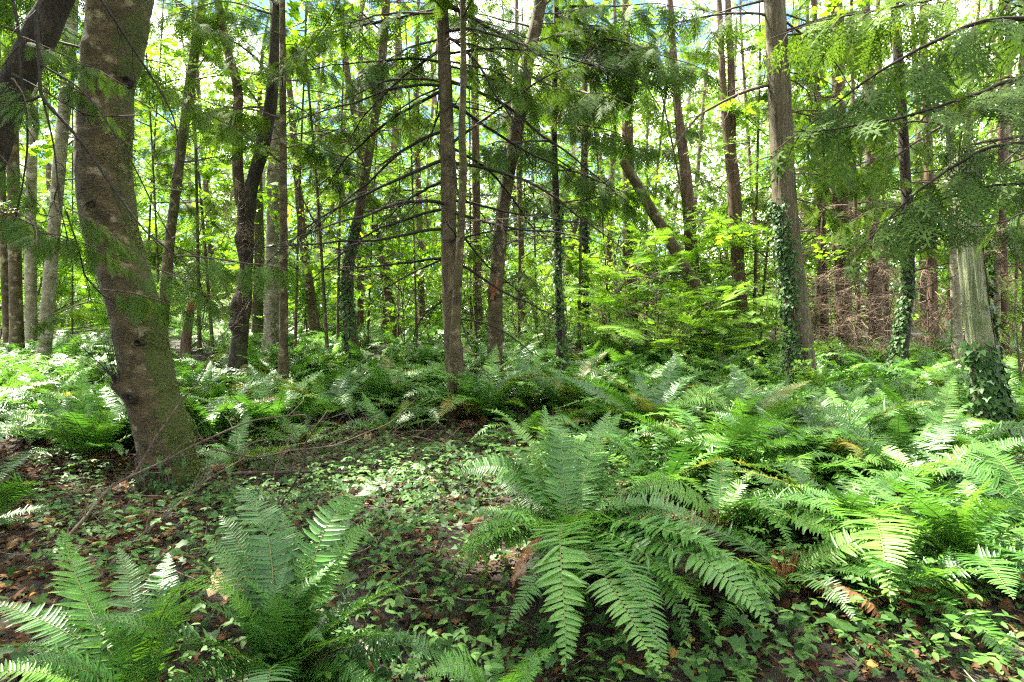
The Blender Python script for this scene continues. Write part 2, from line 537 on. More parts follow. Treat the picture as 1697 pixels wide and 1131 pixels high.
def leafy(seed, tmpl, size, L=2.0, nt=9, nl=9, flat=.5, up=.1):
    """broadleaf branch along +X with side twigs and separate leaves"""
    rg = np.random.default_rng(seed)
    mb = MB()
    C = curve((0, 0, 0), (1, 0, up + .15), L, 10, rg, .10, .02)
    mb.tube(C, np.linspace(.016, .004, len(C)) * L / 2, 5, 0)
    pl, dl = [], []
    for k in range(nt):
        u = .15 + .85 * (k + rg.uniform(0, 1)) / nt
        a = min(int(u * 10), 9)
        p = C[a] + (C[a + 1] - C[a]) * rg.random()
        td = unit(C[a + 1] - C[a])
        s = np.array([-td[1], td[0], 0]) * (1 if k % 2 else -1)
        d = unit(td * rg.uniform(.4, 1) + s * rg.uniform(.5, 1) + np.array([0, 0, rg.normal() * .25 + up]))
        tl = L * rg.uniform(.22, .45) * (1.15 - u * .6)
        c = curve(p, d, tl, 6, rg, .13, .03)
        mb.tube(c, np.linspace(.005, .0015, 7) * L / 2, 3, 0, cap=False)
        for z in range(nl):
            v = .15 + .85 * (z + .5) / nl
            f = v * 6; aa = min(int(f), 5)
            q = c[aa] + (c[aa + 1] - c[aa]) * (f - aa)
            sd = unit(np.cross(c[aa + 1] - c[aa], (0, 0, 1))) * (1 if z % 2 else -1)
            pl.append(q); dl.append(unit(unit(c[aa + 1] - c[aa]) * .6 + sd * rg.uniform(.3, 1.2) + rg.normal(size=3) * .2 + np.array([0, 0, -.15])))
    pl = np.array(pl); dl = np.array(dl)
    nr = unit(np.array([0, 0, 1.0]) + rg.normal(size=dl.shape) * flat)
    A = basis(dl, nr) * (size * rg.uniform(.55, 1.25, len(dl)))[:, None, None]
    mb.scatter(*tmpl, A, pl + dl * size * .25, 1)
    return mb


def deadbranch(seed, L=2.0, n=16, droop=.05, tw=.35):
    rg = np.random.default_rng(seed)
    mb = MB()
    C = curve((0, 0, 0), (1, rg.normal() * .15, .25), L, 16, rg, .075, droop, .06)
    mb.tube(C, np.linspace(.019, .0035, len(C)) * (L / 2) ** .5, 5, 0)
    for k in range(n):
        u = rg.uniform(.12, 1.0)
        a = min(int(u * 16), 15)
        td = unit(C[a + 1] - C[a])
        s = np.array([-td[1], td[0], 0]) * rg.choice([-1, 1])
        d = unit(td * rg.uniform(.2, 1) + s * rg.uniform(.4, 1) + np.array([0, 0, rg.normal() * .35 - .15]))
        tl = L * tw * rg.uniform(.35, 1.2) * (1.2 - .8 * u)
        c = curve(C[a], d, tl, 7, rg, .13, .05)
        mb.tube(c, np.linspace(.0055, .0018, 8), 3, 0, cap=False)
        for z in range(rg.integers(1, 4)):
            aa = rg.integers(1, 6)
            d3 = unit(c[aa + 1] - c[aa] + rg.normal(size=3) * .6 * np.linalg.norm(c[aa + 1] - c[aa]) * 2)
            mb.tube(curve(c[aa], d3, tl * rg.uniform(.25, .5), 4, rg, .15, .06), np.linspace(.0028, .0012, 5), 3, 0, cap=False)
    return mb


B = {
    'cedar': [bough(100 + k, 'cedar').mesh('cedar_bough', [M['twig'], M['cedar']]) for k in range(6)],
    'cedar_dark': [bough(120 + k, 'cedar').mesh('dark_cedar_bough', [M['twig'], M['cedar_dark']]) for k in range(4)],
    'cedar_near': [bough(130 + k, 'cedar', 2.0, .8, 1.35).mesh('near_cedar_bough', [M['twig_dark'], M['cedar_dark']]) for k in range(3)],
    'hemlock': [bough(140 + k, 'hemlock', 1.6).mesh('hemlock_bough', [M['twig'], M['hemlock']]) for k in range(5)],
    'fir': [bough(160 + k, 'hemlock', 2.0, 1.1, 1.3).mesh('fir_bough', [M['twig'], M['cedar']]) for k in range(4)],
    'maple': [leafy(180 + k, PALM, .17, 2.2, 9, 7, .55).mesh('maple_bough', [M['twig'], M['maple']]) for k in range(5)],
    'small': [leafy(200 + k, OVAL, .075, 2.0, 12, 14, .6).mesh('leafy_bough', [M['twig'], M['small_leaf']]) for k in range(5)],
    'dead': [deadbranch(220 + k).mesh('dead_branch', [M['twig_dark']]) for k in range(7)],
    'dead_pale': [deadbranch(240 + k, 1.6, 12).mesh('pale_dead_branch', [M['twig_pale']]) for k in range(3)],
    'dead_brown': [deadbranch(260 + k, 1.6, 26, .09, .45).mesh('brown_dead_branch', [M['needle_brown']]) for k in range(5)],
    'dead_mossy': [deadbranch(280 + k, 2.0, 14).mesh('grey_dead_branch', [M['twig']]) for k in range(4)],
}


# ------------------------------------------------------------------ trees
TRUNKS = []            # (x, y, r) so that ferns keep clear


def trunk_mesh(C, R, mat, segs=20, ridge=0.0, lump=.06, moss=(0, 0, 0), seed=0, burls=(), step=.12, flare=.5, top=None):
    """C: path relative to the root, R radii; burls: (centre xyz, radius, height)"""
    C = np.asarray(C, float)
    d = np.r_[0, np.cumsum(np.linalg.norm(np.diff(C, axis=0), axis=1))]
    n = max(6, int(d[-1] / step))
    u = np.linspace(0, d[-1], n)
    # dense low down, where the camera looks
    Cs = np.stack([np.interp(u, d, C[:, k]) for k in range(3)], -1)
    ker = np.ones(5) / 5
    if n > 12:
        pad = np.vstack([np.repeat(Cs[:1], 2, 0), Cs, np.repeat(Cs[-1:], 2, 0)])
        Cs = np.stack([np.convolve(pad[:, k], ker, 'valid') for k in range(3)], -1)
    Rs = np.interp(u, d, R)
    Rs = Rs * (1 + flare * np.exp(-np.maximum(u, 0) / .28))
    T, Nn, Bn = frames(Cs)
    th = np.arange(segs) / segs * 2 * PI
    dirs = np.cos(th)[None, :, None] * Nn[:, None] + np.sin(th)[None, :, None] * Bn[:, None]
    V0 = Cs[:, None] + Rs[:, None, None] * dirs
    r = np.ones((n, segs))
    r += lump * pn(V0 + seed * 3.3, 3.2, seed % 5) + lump * .6 * pn(V0 - seed, 8.0, (seed + 2) % 5) + (.35 * lump * pn(V0 * [1, 1, 2.2], 22.0, (seed + 1) % 5) if segs > 30 else 0)
    if ridge:
        W = np.stack([dirs[..., 0] * 4, dirs[..., 1] * 4, V0[..., 2] * .35], -1)
        r += ridge * pn(W + seed, 1.6, 1) + ridge * .7 * pn(W * [2.4, 2.4, 1] + seed, 1.7, 3)
    fl = np.exp(-u / .22)[:, None] * flare
    r += fl * .35 * np.cos(5 * th + seed)[None]
    V = Cs[:, None] + (Rs[:, None] * r)[..., None] * dirs
    for c, br, bh in burls:
        dd = np.linalg.norm(V - np.asarray(c), axis=-1)
        V = V + (bh * np.exp(-(dd / br) ** 2) * (1 + .5 * pn(V, 14, 2)))[..., None] * dirs
    ms = dirs @ np.asarray(moss, float) + .0
    ms = ms + .5 * np.linalg.norm(moss) * np.exp(-u / .6)[:, None] + .12 * pn(V, 2.3, 4)
    i, j = np.meshgrid(np.arange(n - 1), np.arange(segs), indexing='ij')
    j2 = (j + 1) % segs
    F = np.stack([i * segs + j, i * segs + j2, (i + 1) * segs + j2, (i + 1) * segs + j], -1).reshape(-1, 4)
    cap = np.array([[(n - 1) * segs + q, (n - 1) * segs + (q + 1) % segs, n * segs] for q in range(segs)])
    VV = np.vstack([V.reshape(-1, 3), Cs[-1] + T[-1] * (.02 if top is None else top)])
    return mk_mesh('trunk', VV, [(F, 0), (cap, 0)], [mat], True, np.r_[ms.ravel(), ms.mean()]), Cs, Rs


def tree(name, label, pts, Y, mat, H=16, cat='tree', group=None, segs=20, ridge=0., lump=.06, moss=(0, 0, 0), burls=(), step=.12, seed=0,
         dY=0.0, taper=.5, flare=.5, cut=False, topw=None):
    """pts: [(px, py, width px)] from the top of the picture downwards; Y distance; the trunk runs on to height H above the frame"""
    W = [(P(px, py, Y + dY * (k / max(1, len(pts) - 1))), wd * Y / FPX / 2 * math.cos(math.atan((px - CXP) / FPX))) for k, (px, py, wd) in enumerate(pts)][::-1]
    x0, y0 = W[0][0][0], W[0][0][1]
    if len(W) > 1 and W[0][0][2] - gz(x0, y0) > .02:                   # run the lowest stretch down to the soil
        d = W[0][0] - W[1][0]
        z0 = float(gz(x0, y0))
        k = (W[0][0][2] - z0) / max(-d[2], .3)
        x0 += d[0] * min(k, .6)
        W.insert(0, (np.array([x0, y0, float(gz(x0, y0)) - .08]), W[0][1] * 1.03))
    else:
        W[0] = (np.array([x0, y0, float(gz(x0, y0)) - .08]), W[0][1])
    root = np.array([x0, y0, float(gz(x0, y0))])
    C = [p for p, _ in W]; R = [r for _, r in W]
    if not cut:
        d = unit(C[-1] - C[-2]); hz = H - C[-1][2]
        if hz > .5:
            rg = np.random.default_rng(seed + 50)
            d = unit(d + np.array([0, 0, .6]))
            k = 6
            p = C[-1].copy(); r = R[-1]
            for q in range(k):
                d = unit(d + np.array([rg.normal() * .04, rg.normal() * .04, .12]))
                p = p + d * hz / k
                C.append(p); R.append(r * (1 - (1 - taper * .25) * (q + 1) / k))
    C = np.array(C) - root
    o = bpy.data.objects.new(name, None)
    COL.objects.link(o)
    o.location = root
    o.empty_display_size = .2
    tag(o, label, cat, group)
    bl = [(P(px, py, Yb if Yb else Y) - root, br, bh) for px, py, Yb, br, bh in burls]
    me, Cs, Rs = trunk_mesh(C, np.array(R), mat, segs, ridge, lump, moss, seed, bl, step, flare, topw)
    add('trunk', me, o)
    TRUNKS.append((x0, y0, R[0]))
    o_ = {'o': o, 'C': Cs, 'R': Rs, 'root': root}
    return o_


def at_h(t_, z):
    """place on the trunk axis at height z above the root"""
    C = t_['C']
    k = int(np.argmin(np.abs(C[:, 2] - z)))
    return C[k], t_['R'][k]


def dress(t_, kind, n, z0, z1, l0, l1, seed, az=None, tilt=(-.15, .25), spread=.5, name='branch', taper=True):
    """hang n boughs of a kind on the trunk between heights z0 and z1; length in metres"""
    rg = np.random.default_rng(seed)
    nat = {'hemlock': 1.6, 'maple': 2.2, 'dead_pale': 1.6, 'dead_brown': 1.6}.get(kind, 2.0)
    a0 = rg.uniform(0, 6.28)
    for k in range(n):
        z = z0 + (z1 - z0) * (k + rg.uniform(.1, .9)) / n
        p, r = at_h(t_, z)
        a = a0 + k * 2.4 + rg.normal() * .3 if az is None else az + rg.normal() * spread
        f = 1 - .55 * (k / n) if taper else 1
        L = rg.uniform(l0, l1) * f
        d = np.array([math.cos(a), math.sin(a), 0])
        add(name, B[kind][rg.integers(len(B[kind]))], t_['o'], p + d * r * .7, (rg.normal() * .2, -rg.uniform(*tilt), a), L / nat)


def snap(t_, kind, variants, name='branch'):
    """single boughs aimed by hand: (px, py, Y) of the root on the trunk, azimuth, tilt, roll, length"""
    nat = {'hemlock': 1.6, 'maple': 2.2, 'dead_pale': 1.6, 'dead_brown': 1.6}.get(kind, 2.0)
    for k, (px, py, Y, a, ti, ro, L) in enumerate(variants):
        z = P(px, py, Y)[2] - t_['root'][2]
        p, r = at_h(t_, z)
        add(name, B[kind][k % len(B[kind])], t_['o'], p + np.array([math.cos(a), math.sin(a), 0]) * r * .6, (ro, -ti, a), L / nat)


def hang(t_, kind, places, name='branch'):
    """boughs carried by a tree's long drooping limbs, at (px, py, Y)"""
    nat = {'hemlock': 1.6, 'maple': 2.2, 'dead_pale': 1.6, 'dead_brown': 1.6}.get(kind, 2.0)
    for k, (px, py, Y, a, ti, ro, L) in enumerate(places):
        add(name, B[kind][k % len(B[kind])], t_['o'], P(px, py, Y) - t_['root'], (ro, -ti, a), L / nat)


def limb(t_, pts, r0, r1, mat, sub=8, seed=0, tw=.3, name='limb'):
    """one bare limb along picture points (px, py, Y)"""
    r2 = np.random.default_rng(seed)
    C = np.array([P(*q) for q in pts]) - t_['root']
    uu = np.linspace(0, 1, len(C) * 5)
    Cs = np.stack([np.interp(uu, np.linspace(0, 1, len(C)), C[:, k]) for k in range(3)], -1)
    for _ in range(3):
        Cs[1:-1] = (Cs[:-2] + Cs[1:-1] * 2 + Cs[2:]) / 4
    Cs += np.stack([pn(Cs + k, 4, k) for k in range(3)], -1) * .012
    mb = MB(); mb.tube(Cs, np.linspace(r0, r1, len(Cs)), 6, 0)
    for k in range(sub):
        i_ = r2.integers(3, len(Cs) - 1)
        d = unit(unit(Cs[i_] - Cs[i_ - 1]) + r2.normal(size=3) * .6)
        c = curve(Cs[i_], d, tw * r2.uniform(.4, 1.4), 7, r2, .12, .05)
        mb.tube(c, np.linspace(.0032, .0012, 8), 3, 0, cap=False)
        mb.tube(curve(c[3], unit(d + r2.normal(size=3) * .7), tw * .4, 4, r2, .15, .04), np.linspace(.002, .0009, 5), 3, 0, cap=False)
    add(name, mb.mesh(name, [mat]), t_['o'])


LAND = [(-100, 'the left edge'), (50, 'the pale alders'), (210, 'the big leaning maple'), (285, 'the slim mossy alder'), (405, 'the burled maple'), (470, 'the pole-straight sapling'), (580, 'the ivy-hung trunk'), (745, 'the central fir'),
        (828, 'the scarred maple'), (926, 'the thin dark cedar'), (1105, 'the broken leaning trunk'), (1220, 'the twin-topped conifer'), (1312, 'the big ivy-clad cedar'), (1500, 'the slim black trunk'), (1622, 'the grey snag'), (1800, 'the right edge')]
NTH = ['first', 'second', 'third', 'fourth', 'fifth', 'sixth', 'seventh', 'eighth', 'ninth', 'tenth', 'eleventh', 'twelfth']


def between(px):
    for (a, na), (b_, nb) in zip(LAND, LAND[1:]):
        if a <= px < b_:
            return na, nb
    return LAND[-2][1], LAND[-1][1]


def order_labels(items, what):
    """items: (px, object, adjective): label each by the landmarks it stands between and its turn from the first of them"""
    seen = {}
    for px, o, adj in sorted(items, key=lambda q: q[0]):
        na, nb = between(px)
        k = seen[na] = seen.get(na, 0) + 1
        o['label'] = f'{adj} {what}, {NTH[min(k - 1, 11)]} rightward of {na} before {nb}'

# 1 the big leaning maple
maple = tree('maple_tree', 'thick leaning maple trunk with pale lichen blotches and dark knots, left of the clearing',
             [(203, -20, 112), (192, 60, 105), (177, 141, 97), (172, 283, 99), (184, 380, 94), (226, 521, 92), (254, 663, 90), (272, 733, 94), (288, 810, 98)],
             5.4, M['bark_maple'], 15, segs=48, lump=.05, moss=(.55, -.02, 0), step=.035, seed=1, flare=.10,
             burls=[(205, 645, 5.15, .12, .06), (196, 632, 5.2, .08, .06), (240, 520, 5.15, .05, -.05), (205, 130, 5.2, .10, .015), (150, 75, 5.2, .08, .04)])
dress(maple, 'maple', 16, 6.0, 14, 2.0, 3.6, 11, tilt=(.1, .6))
# knots on it: dark scars with raised rims
def knot(px, py, Y, r, tilt=0):
    mb = MB()
    th = np.arange(14) / 14 * 2 * PI
    rr = r * (1 + .18 * np.sin(3 * th + px))
    ring = lambda k, dz: np.stack([np.cos(th) * rr * k * 1.25, np.full(14, -dz), np.sin(th) * rr * k * .8], -1)
    V = np.vstack([ring(1.5, -.03), ring(1.0, .004), ring(.72, -.002), ring(.45, -.016), [[0, .02, 0]]])
    F = [[k * 14 + q, k * 14 + (q + 1) % 14, (k + 1) * 14 + (q + 1) % 14, (k + 1) * 14 + q] for k in range(3) for q in range(14)]
    mb.put(V, F, 0)
    mb.put(np.vstack([ring(.45, -.016), [[0, .05, 0]]]), [[q, (q + 1) % 14, 14] for q in range(14)], 1)
    o = add('knot', mb.mesh('knot', [M['bark_dark'], M['twig_dark']]), maple['o'], P(px, py, Y) - maple['root'], (0, tilt, .05))
knot(206, 133, 5.165, .045, .3); knot(228, 568, 5.165, .028, .2); knot(150, 338, 5.175, .03, -.3); knot(212, 660, 5.12, .04, .5); knot(262, 782, 5.165, .05, .2)

# raised moss on its shaded side, 
rg = np.random.default_rng(15)
n = 5200
zz = rg.uniform(0, 1, n) ** 1.3 * 3.6
kk = np.array([int(np.argmin(np.abs(maple['C'][:, 2] - v))) for v in zz])
an = rg.normal(size=n) * .55 - .15
dd = np.stack([np.cos(an), np.sin(an), 0 * an], -1)
pp = maple['C'][kk] + dd * (maple['R'][kk] * rg.uniform(.98, 1.05, n))[:, None]; pp[:, 2] = zz
kp = pn(pp, 5, 2) > -.1
pp, dd = pp[kp], dd[kp]; n = len(pp)
ld = unit(dd + rg.normal(size=(n, 3)) * .7 + [0, 0, -.3])
mb = MB(); mb.leaflets(pp, ld, unit(np.cross(ld, rg.normal(size=(n, 3)))), rg.uniform(.012, .035, n), rg.uniform(.003, .007, n), 0)
add('moss', mb.mesh('trunk_moss', [M['moss']]), maple['o'])['kind'] = 'stuff'
# sucker shoots from the maple's low burl
rg = np.random.default_rng(5)
mb = MB()
for k in range(22):
    p = P(193 + rg.normal() * 5, 632 + rg.normal() * 5, 5.12)
    c = curve(p, (-.55 + rg.normal() * .25, rg.normal() * .3 - .1, .8), rg.uniform(.25, .62), 7, rg, .07)
    mb.tube(c - maple['root'], np.linspace(.0035, .0012, 8), 3, 0)
    q = c[3:] - maple['root']
    if k % 3 == 0:
        mb.scatter(*OVAL, basis(rg.normal(size=(4, 3)), rg.normal(size=(4, 3)) + [0, 0, 2]) * .05, q[:4], 1)
add('sucker_shoots', mb.mesh('sucker_shoots', [M['twig_dark'], M['ivy']]), maple['o'])

# 2 dark trunk arching in at the upper left corner
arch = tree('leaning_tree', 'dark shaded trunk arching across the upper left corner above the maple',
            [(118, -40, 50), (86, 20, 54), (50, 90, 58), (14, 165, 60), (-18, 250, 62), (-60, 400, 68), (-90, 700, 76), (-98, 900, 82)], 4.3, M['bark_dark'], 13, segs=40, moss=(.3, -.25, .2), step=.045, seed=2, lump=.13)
dress(arch, 'cedar', 6, 5.5, 12, 1.4, 2.4, 12)
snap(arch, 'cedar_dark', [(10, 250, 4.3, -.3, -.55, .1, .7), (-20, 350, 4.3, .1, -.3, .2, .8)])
for k, (pts, r0, r1) in enumerate([
        ([(104, -30, 4.2), (60, 10, 4.0), (62, 60, 3.95), (68, 110, 3.9), (66, 160, 3.85), (110, 210, 3.8), (150, 260, 3.8), (190, 320, 3.8), (225, 365, 3.8), (270, 410, 3.8)], .017, .004),
        ([(20, -20, 4.0), (34, 60, 3.95), (35, 120, 3.9), (44, 190, 3.9), (44, 250, 3.9), (40, 310, 3.9), (14, 395, 3.9)], .011, .004),
        ([(68, 105, 3.9), (120, 135, 3.85), (170, 195, 3.8), (215, 260, 3.75), (250, 335, 3.75), (292, 405, 3.75)], .008, .003),
        ([(140, -40, 4.2), (172, 5, 4.2), (215, 70, 4.3), (260, 140, 4.4), (290, 200, 4.4), (297, 260, 4.4), (283, 300, 4.4)], .011, .003),
        ([(70, 160, 3.85), (86, 240, 3.8), (95, 300, 3.8), (112, 400, 3.8)], .007, .003),
        ([(66, 160, 3.85), (40, 172, 3.8), (0, 196, 3.8)], .009, .005),
        ([(112, 350, 3.9), (128, 420, 4.0), (140, 460, 4.1), (175, 495, 4.3), (215, 510, 4.5)], .006, .003),
        ([(240, 380, 4.2), (290, 420, 4.2), (325, 450, 4.2), (340, 510, 4.25), (332, 560, 4.3)], .006, .002),
        ([(20, 120, 4.0), (75, 150, 3.9), (150, 200, 3.9), (235, 190, 4.0)], .006, .003)]):
    limb(arch, pts, r0, r1, M['twig_dark'], 9, 800 + k, .28)
hang(arch, 'cedar_dark', [(110, 345, 3.8, .2, -.45, .5, .5), (60, 385, 3.8, .3, -.2, .3, .6), (25, 350, 3.9, -.2, -.6, 0, .7), (290, 425, 4.2, .1, -.12, .2, .9), (240, 440, 4.2, .0, -.3, .2, .7), (170, 480, 4.2, .15, -.2, .4, .75), (150, 500, 4.2, 3.4, -.5, 0, .6), (30, 60, 4.0, .3, -.4, 0, .7), (20, 130, 4.0, -.6, -.5, 0, .7), (90, 130, 3.9, .2, -.5, .4, .5)])

# trunks at the left edge
tree('alder_tree', 'thin dark alder trunk at the very left edge behind the ferns', [(2, 240, 13), (6, 400, 14), (12, 560, 15)], 13.5, M['bark_maple'], 15, moss=(.2, -.1, 0), seed=3)
a2 = tree('alder_tree', 'broad grey alder trunk second from the left edge', [(20, 180, 21), (24, 400, 23), (28, 560, 25)], 13, M['bark_maple'], 16, moss=(.25, -.1, 0), seed=4)
a3 = tree('alder_tree', 'sunlit pale alder trunk between two darker ones near the left edge', [(55, 180, 18), (50, 400, 20), (52, 555, 22)], 15, M['bark_pale'], 17, moss=(.3, 0, 0), seed=5)
a4 = tree('alder_tree', 'pale mottled alder leaning right, half hidden behind the big maple', [(118, 60, 23), (104, 210, 23), (92, 350, 23), (76, 545, 25)], 12, M['bark_pale'], 15, moss=(.25, -.1, 0), seed=6)
for k, q in enumerate((a2, a3, a4)):
    dress(q, 'maple', 12, 4.2, 15, 2.0, 3.4, 20 + k, tilt=(.0, .6))
    dress(q, 'small', 4, 2.8, 6, 1.4, 2.2, 25 + k)

dress(a4, 'cedar', 5, 10, 15, 3.0, 4.2, 28, taper=False)  # cedar boughs added to two alders above the frame, shading the clearing
dress(a2, 'cedar', 5, 10, 16, 3.0, 4.2, 29, taper=False)
# 3 mossy slim tree right of the maple, leaning right
t3 = tree('alder_tree', 'slim mossy alder curving right at the top, just right of the big maple', [(338, -10, 15), (322, 88, 17), (302, 230, 17), (293, 304, 17), (281, 400, 18), (270, 530, 21)], 13, M['bark_maple'], 15, moss=(.3, -.25, .1), seed=7)
dress(t3, 'maple', 12, 4.0, 14, 1.6, 3.0, 30, tilt=(.1, .7))
snap(t3, 'small', [(300, 235, 13, .1, .35, 0, 2.2)])

# 4 burl tree: two stems on one burly base
bt = tree('burled_maple_tree', 'dark burled maple with bristly swellings and two forking stems',
          [(459, 0, 15), (456, 70, 17), (449, 177, 20), (435, 247, 21), (414, 318, 25), (406, 400, 27), (408, 440, 22), (404, 500, 24), (394, 592, 30)], 11, M['bark_dark'], 15, segs=36, moss=(.25, -.2, 0), step=.05, seed=8, lump=.10,
          burls=[(392, 345, 10.8, .22, .10), (392, 390, 10.75, .16, .12), (418, 400, 10.8, .14, .10), (385, 505, 10.75, .22, .14), (405, 525, 10.75, .20, .10), (376, 535, 10.8, .16, .12)])
mb = MB()
me2, _, _ = trunk_mesh(np.array([P(*q, 11) for q in ((402, 345), (394, 300), (393, 212), (396, 141), (382, 106), (366, 30), (350, -60), (340, -200))]) - bt['root'], np.array([.11, .10, .09, .085, .075, .07, .06, .04]), M['bark_maple'], 20, lump=.06, moss=(-.2, -.2, 0), seed=9, flare=0)
add('stem', me2, bt['o'])
rg = np.random.default_rng(9)
mb = MB()
for (px, py, sx, sy, n) in ((388, 340, 12, 18, 110), (388, 395, 15, 18, 130), (380, 512, 17, 20, 230), (420, 395, 9, 12, 60)):
    for k in range(n):
        p = P(px + rg.normal() * sx, py + rg.normal() * sy, 10.75 + rg.normal() * .1) - bt['root']
        mb.tube(curve(p, (rg.normal() - .4, rg.normal() - .6, .5 + rg.normal() * .6), rg.uniform(.10, .34), 4, rg, .12), np.linspace(.004, .0015, 5), 3, 0, cap=False)
add('bristle_shoots', mb.mesh('bristle_shoots', [M['needle_brown']]), bt['o'])
dress(bt, 'maple', 14, 4.5, 14, 1.8, 3.2, 33, tilt=(.1, .7))
dress(bt, 'cedar', 6, 4.0, 7.5, 1.4, 2.6, 34, taper=False)

# 5 trunks right of the burl tree
m5 = tree('alder_tree', 'stout mossy trunk standing close behind the burled maple', [(457, 60, 20), (455, 250, 23), (453, 400, 24), (450, 550, 27)], 14, M['bark_pale'], 16, moss=(.25, -.2, 0), seed=10)
dress(m5, 'small', 14, 3.5, 14, 1.6, 2.8, 36, tilt=(.0, .5))
m5b = tree('sapling_tree', 'straight thin pole trunk right of the burled maple, rising from the ferns', [(468, -10, 10), (469, 200, 12), (470, 400, 14), (470, 610, 16)], 10, M['bark_maple'], 13, moss=(.2, -.15, 0), seed=11)
dress(m5b, 'cedar', 11, 3.6, 8.5, 1.2, 2.4, 37, taper=False)
m5c = tree('alder_tree', 'slim trunk leaning left at the top, alone in the bright gap', [(480, 150, 11), (500, 380, 15), (509, 450, 16), (522, 545, 18)], 17, M['bark_maple'], 16, moss=(.2, 0, 0), seed=12)
dress(m5c, 'small', 14, 5, 15, 1.6, 3, 38)
tree('alder_tree', 'mossy trunk in shadow directly behind the burled base', [(428, 250, 12), (430, 420, 17), (426, 560, 20)], 15.5, M['bark_maple'], 10, moss=(.4, -.4, .1), seed=13)
# 6 short broken stump
stump = tree('stump', 'short leaning broken stump with torn reddish top', [(317, 507, 15), (314, 530, 16), (309, 560, 18)], 11.5, M['bark_red'], cut=True, cat='stump', moss=(0, 0, 0), segs=18, step=.04, ridge=.12, seed=14, topw=-.04)

mb = MB(); rg = np.random.default_rng(4)
for k in range(10):
    a = k * .63
    c0 = stump['C'][-1] + np.array([math.cos(a), math.sin(a), 0]) * stump['R'][-1] * .6
    mb.tube(np.array([c0 - [0, 0, .06], c0 + [0, 0, .02], c0 + [rg.normal() * .02, 0, rg.uniform(.04, .12)]]), [.035, .025, .004], 5, 0)
add('torn_top', mb.mesh('torn_top', [M['wood_red']]), stump['o'])
# 7 ivy trunk at 575 and the brown trunk above it
t7 = tree('conifer_tree', 'dark ivy-hung trunk right of the bright gap', [(640, 0, 14), (630, 140, 15), (604, 300, 15), (590, 380, 16), (578, 430, 18), (576, 500, 20), (584, 575, 22)], 12.5, M['bark_fir'], 16, seed=15)
dress(t7, 'cedar', 13, 2.8, 10, 1.5, 2.6, 41, taper=False)
dress(t7, 'dead_mossy', 9, 1.6, 5, 1.0, 2.2, 42, taper=False)
rows = [(597, 545, 12, 18, 'bark_red', 'narrow red-brown trunk just behind the ivy-hung one'),
        (640, 540, 16, 21, 'bark_red', 'broad brown trunk behind drooping dead branches, left of the tall central conifer'),
        (655, 545, 15, 17, 'bark_maple', 'mossy trunk leaning left behind the dead branches'),
        (700, 540, 12, 22, 'bark_red', 'slender far trunk just left of the tall central conifer'),
        (792, 540, 15, 17, 'bark_red', 'straight brown trunk framed between the central conifer and the leaning maple'),
        (868, 540, 11, 20, 'bark_fir', 'thin brown trunk just right of the leaning maple in the middle'),
        (968, 545, 13, 18, 'bark_dark', 'dark ivy-clad trunk beside the brown brush in the middle'),
        (1003, 530, 12, 22, 'bark_red', 'slim red-brown trunk left of the brown brush'),
        (1045, 500, 24, 19, 'bark_red', 'red-brown trunk standing in the brown brush behind the broken leaning trunk')]
BG = []
for k, (px, py, wd, Y, mt, lb) in enumerate(rows):
    lean = {655: -50, 640: 12}.get(px, rng.normal() * 8)
    q = tree('conifer_tree', lb, [(px + lean * 1.6, 120, wd * .75), (px + lean, 300, wd * .85), (px, py, wd)], Y, M[mt], 17, seed=60 + k)
    BG.append(q)
    dress(q, ['cedar', 'hemlock', 'small'][k % 3], 10, 4.0, 11, 1.3, 2.6, 300 + k)
    dress(q, 'dead_mossy', 7, 1.2, 5, .9, 2.0, 320 + k, taper=False)
    dress(q, 'dead_brown', 6, 3, 9, 1.0, 2.0, 330 + k, taper=False)

# 9 the tall conifer in the middle, with its dead branches
cf = tree('fir_tree', 'tall straight fir in the middle with many bare drooping dead branches',
          [(732, -10, 20), (738, 141, 23), (743, 283, 25), (744, 400, 25), (746, 500, 26), (752, 590, 31), (758, 668, 36)], 9, M['bark_fir'], 17, segs=28, step=.06, seed=16, moss=(-.25, -.1, 0), lump=.05)
dress(cf, 'cedar', 13, 5.6, 15, 1.6, 2.8, 50)
snap(cf, 'dead', [(742, 18, 9, 2.75, -.15, 0, 3.2), (742, 100, 9, 2.9, .1, .3, 2.4), (742, 140, 9, 3.3, -.05, 0, 2.6), (742, 150, 9, 3.0, -.55, .2, 3.0), (744, 262, 9, 3.2, -.5, -.3, 3.2),
                  (744, 345, 9, 2.9, -.30, .3, 2.6), (744, 380, 9, 3.4, -.2, 0, 2.8), (745, 425, 9, 3.05, -.25, .4, 2.4),
                  (742, 90, 9, .2, .1, 0, 2.4), (743, 135, 9, -.1, -.35, .3, 3.2), (743, 170, 9, .4, -.6, 0, 3.0), (743, 235, 9, .0, .55, 0, 2.6), (744, 270, 9, -.3, -.3, .4, 3.0),
                  (744, 330, 9, .1, -.15, 0, 2.5), (744, 355, 9, -.2, -.5, .2, 2.6), (745, 400, 9, .3, .2, 0, 2.0), (742, 60, 9, -.4, -.7, 0, 2.6), (742, 10, 9, .3, -.5, 0, 3.2)])
dress(cf, 'dead', 24, 1.3, 6.8, 1.4, 3.0, 51, tilt=(-.65, -.05), taper=False)
dress(cf, 'dead_pale', 8, 2.2, 6.2, .7, 1.5, 52, tilt=(-.5, .3), taper=False)
snap(cf, 'cedar', [(742, 20, 9, 3.1, -.2, 0, 2.2), (742, 60, 9, 2.6, -.3, 0, 2.2), (743, 140, 9, 2.8, -.4, .2, 1.8), (742, 0, 9, .4, -.3, 0, 2.2), (742, 60, 9, .2, -.4, 0, 2.4), (742, 100, 9, -.2, -.3, 0, 1.8)])

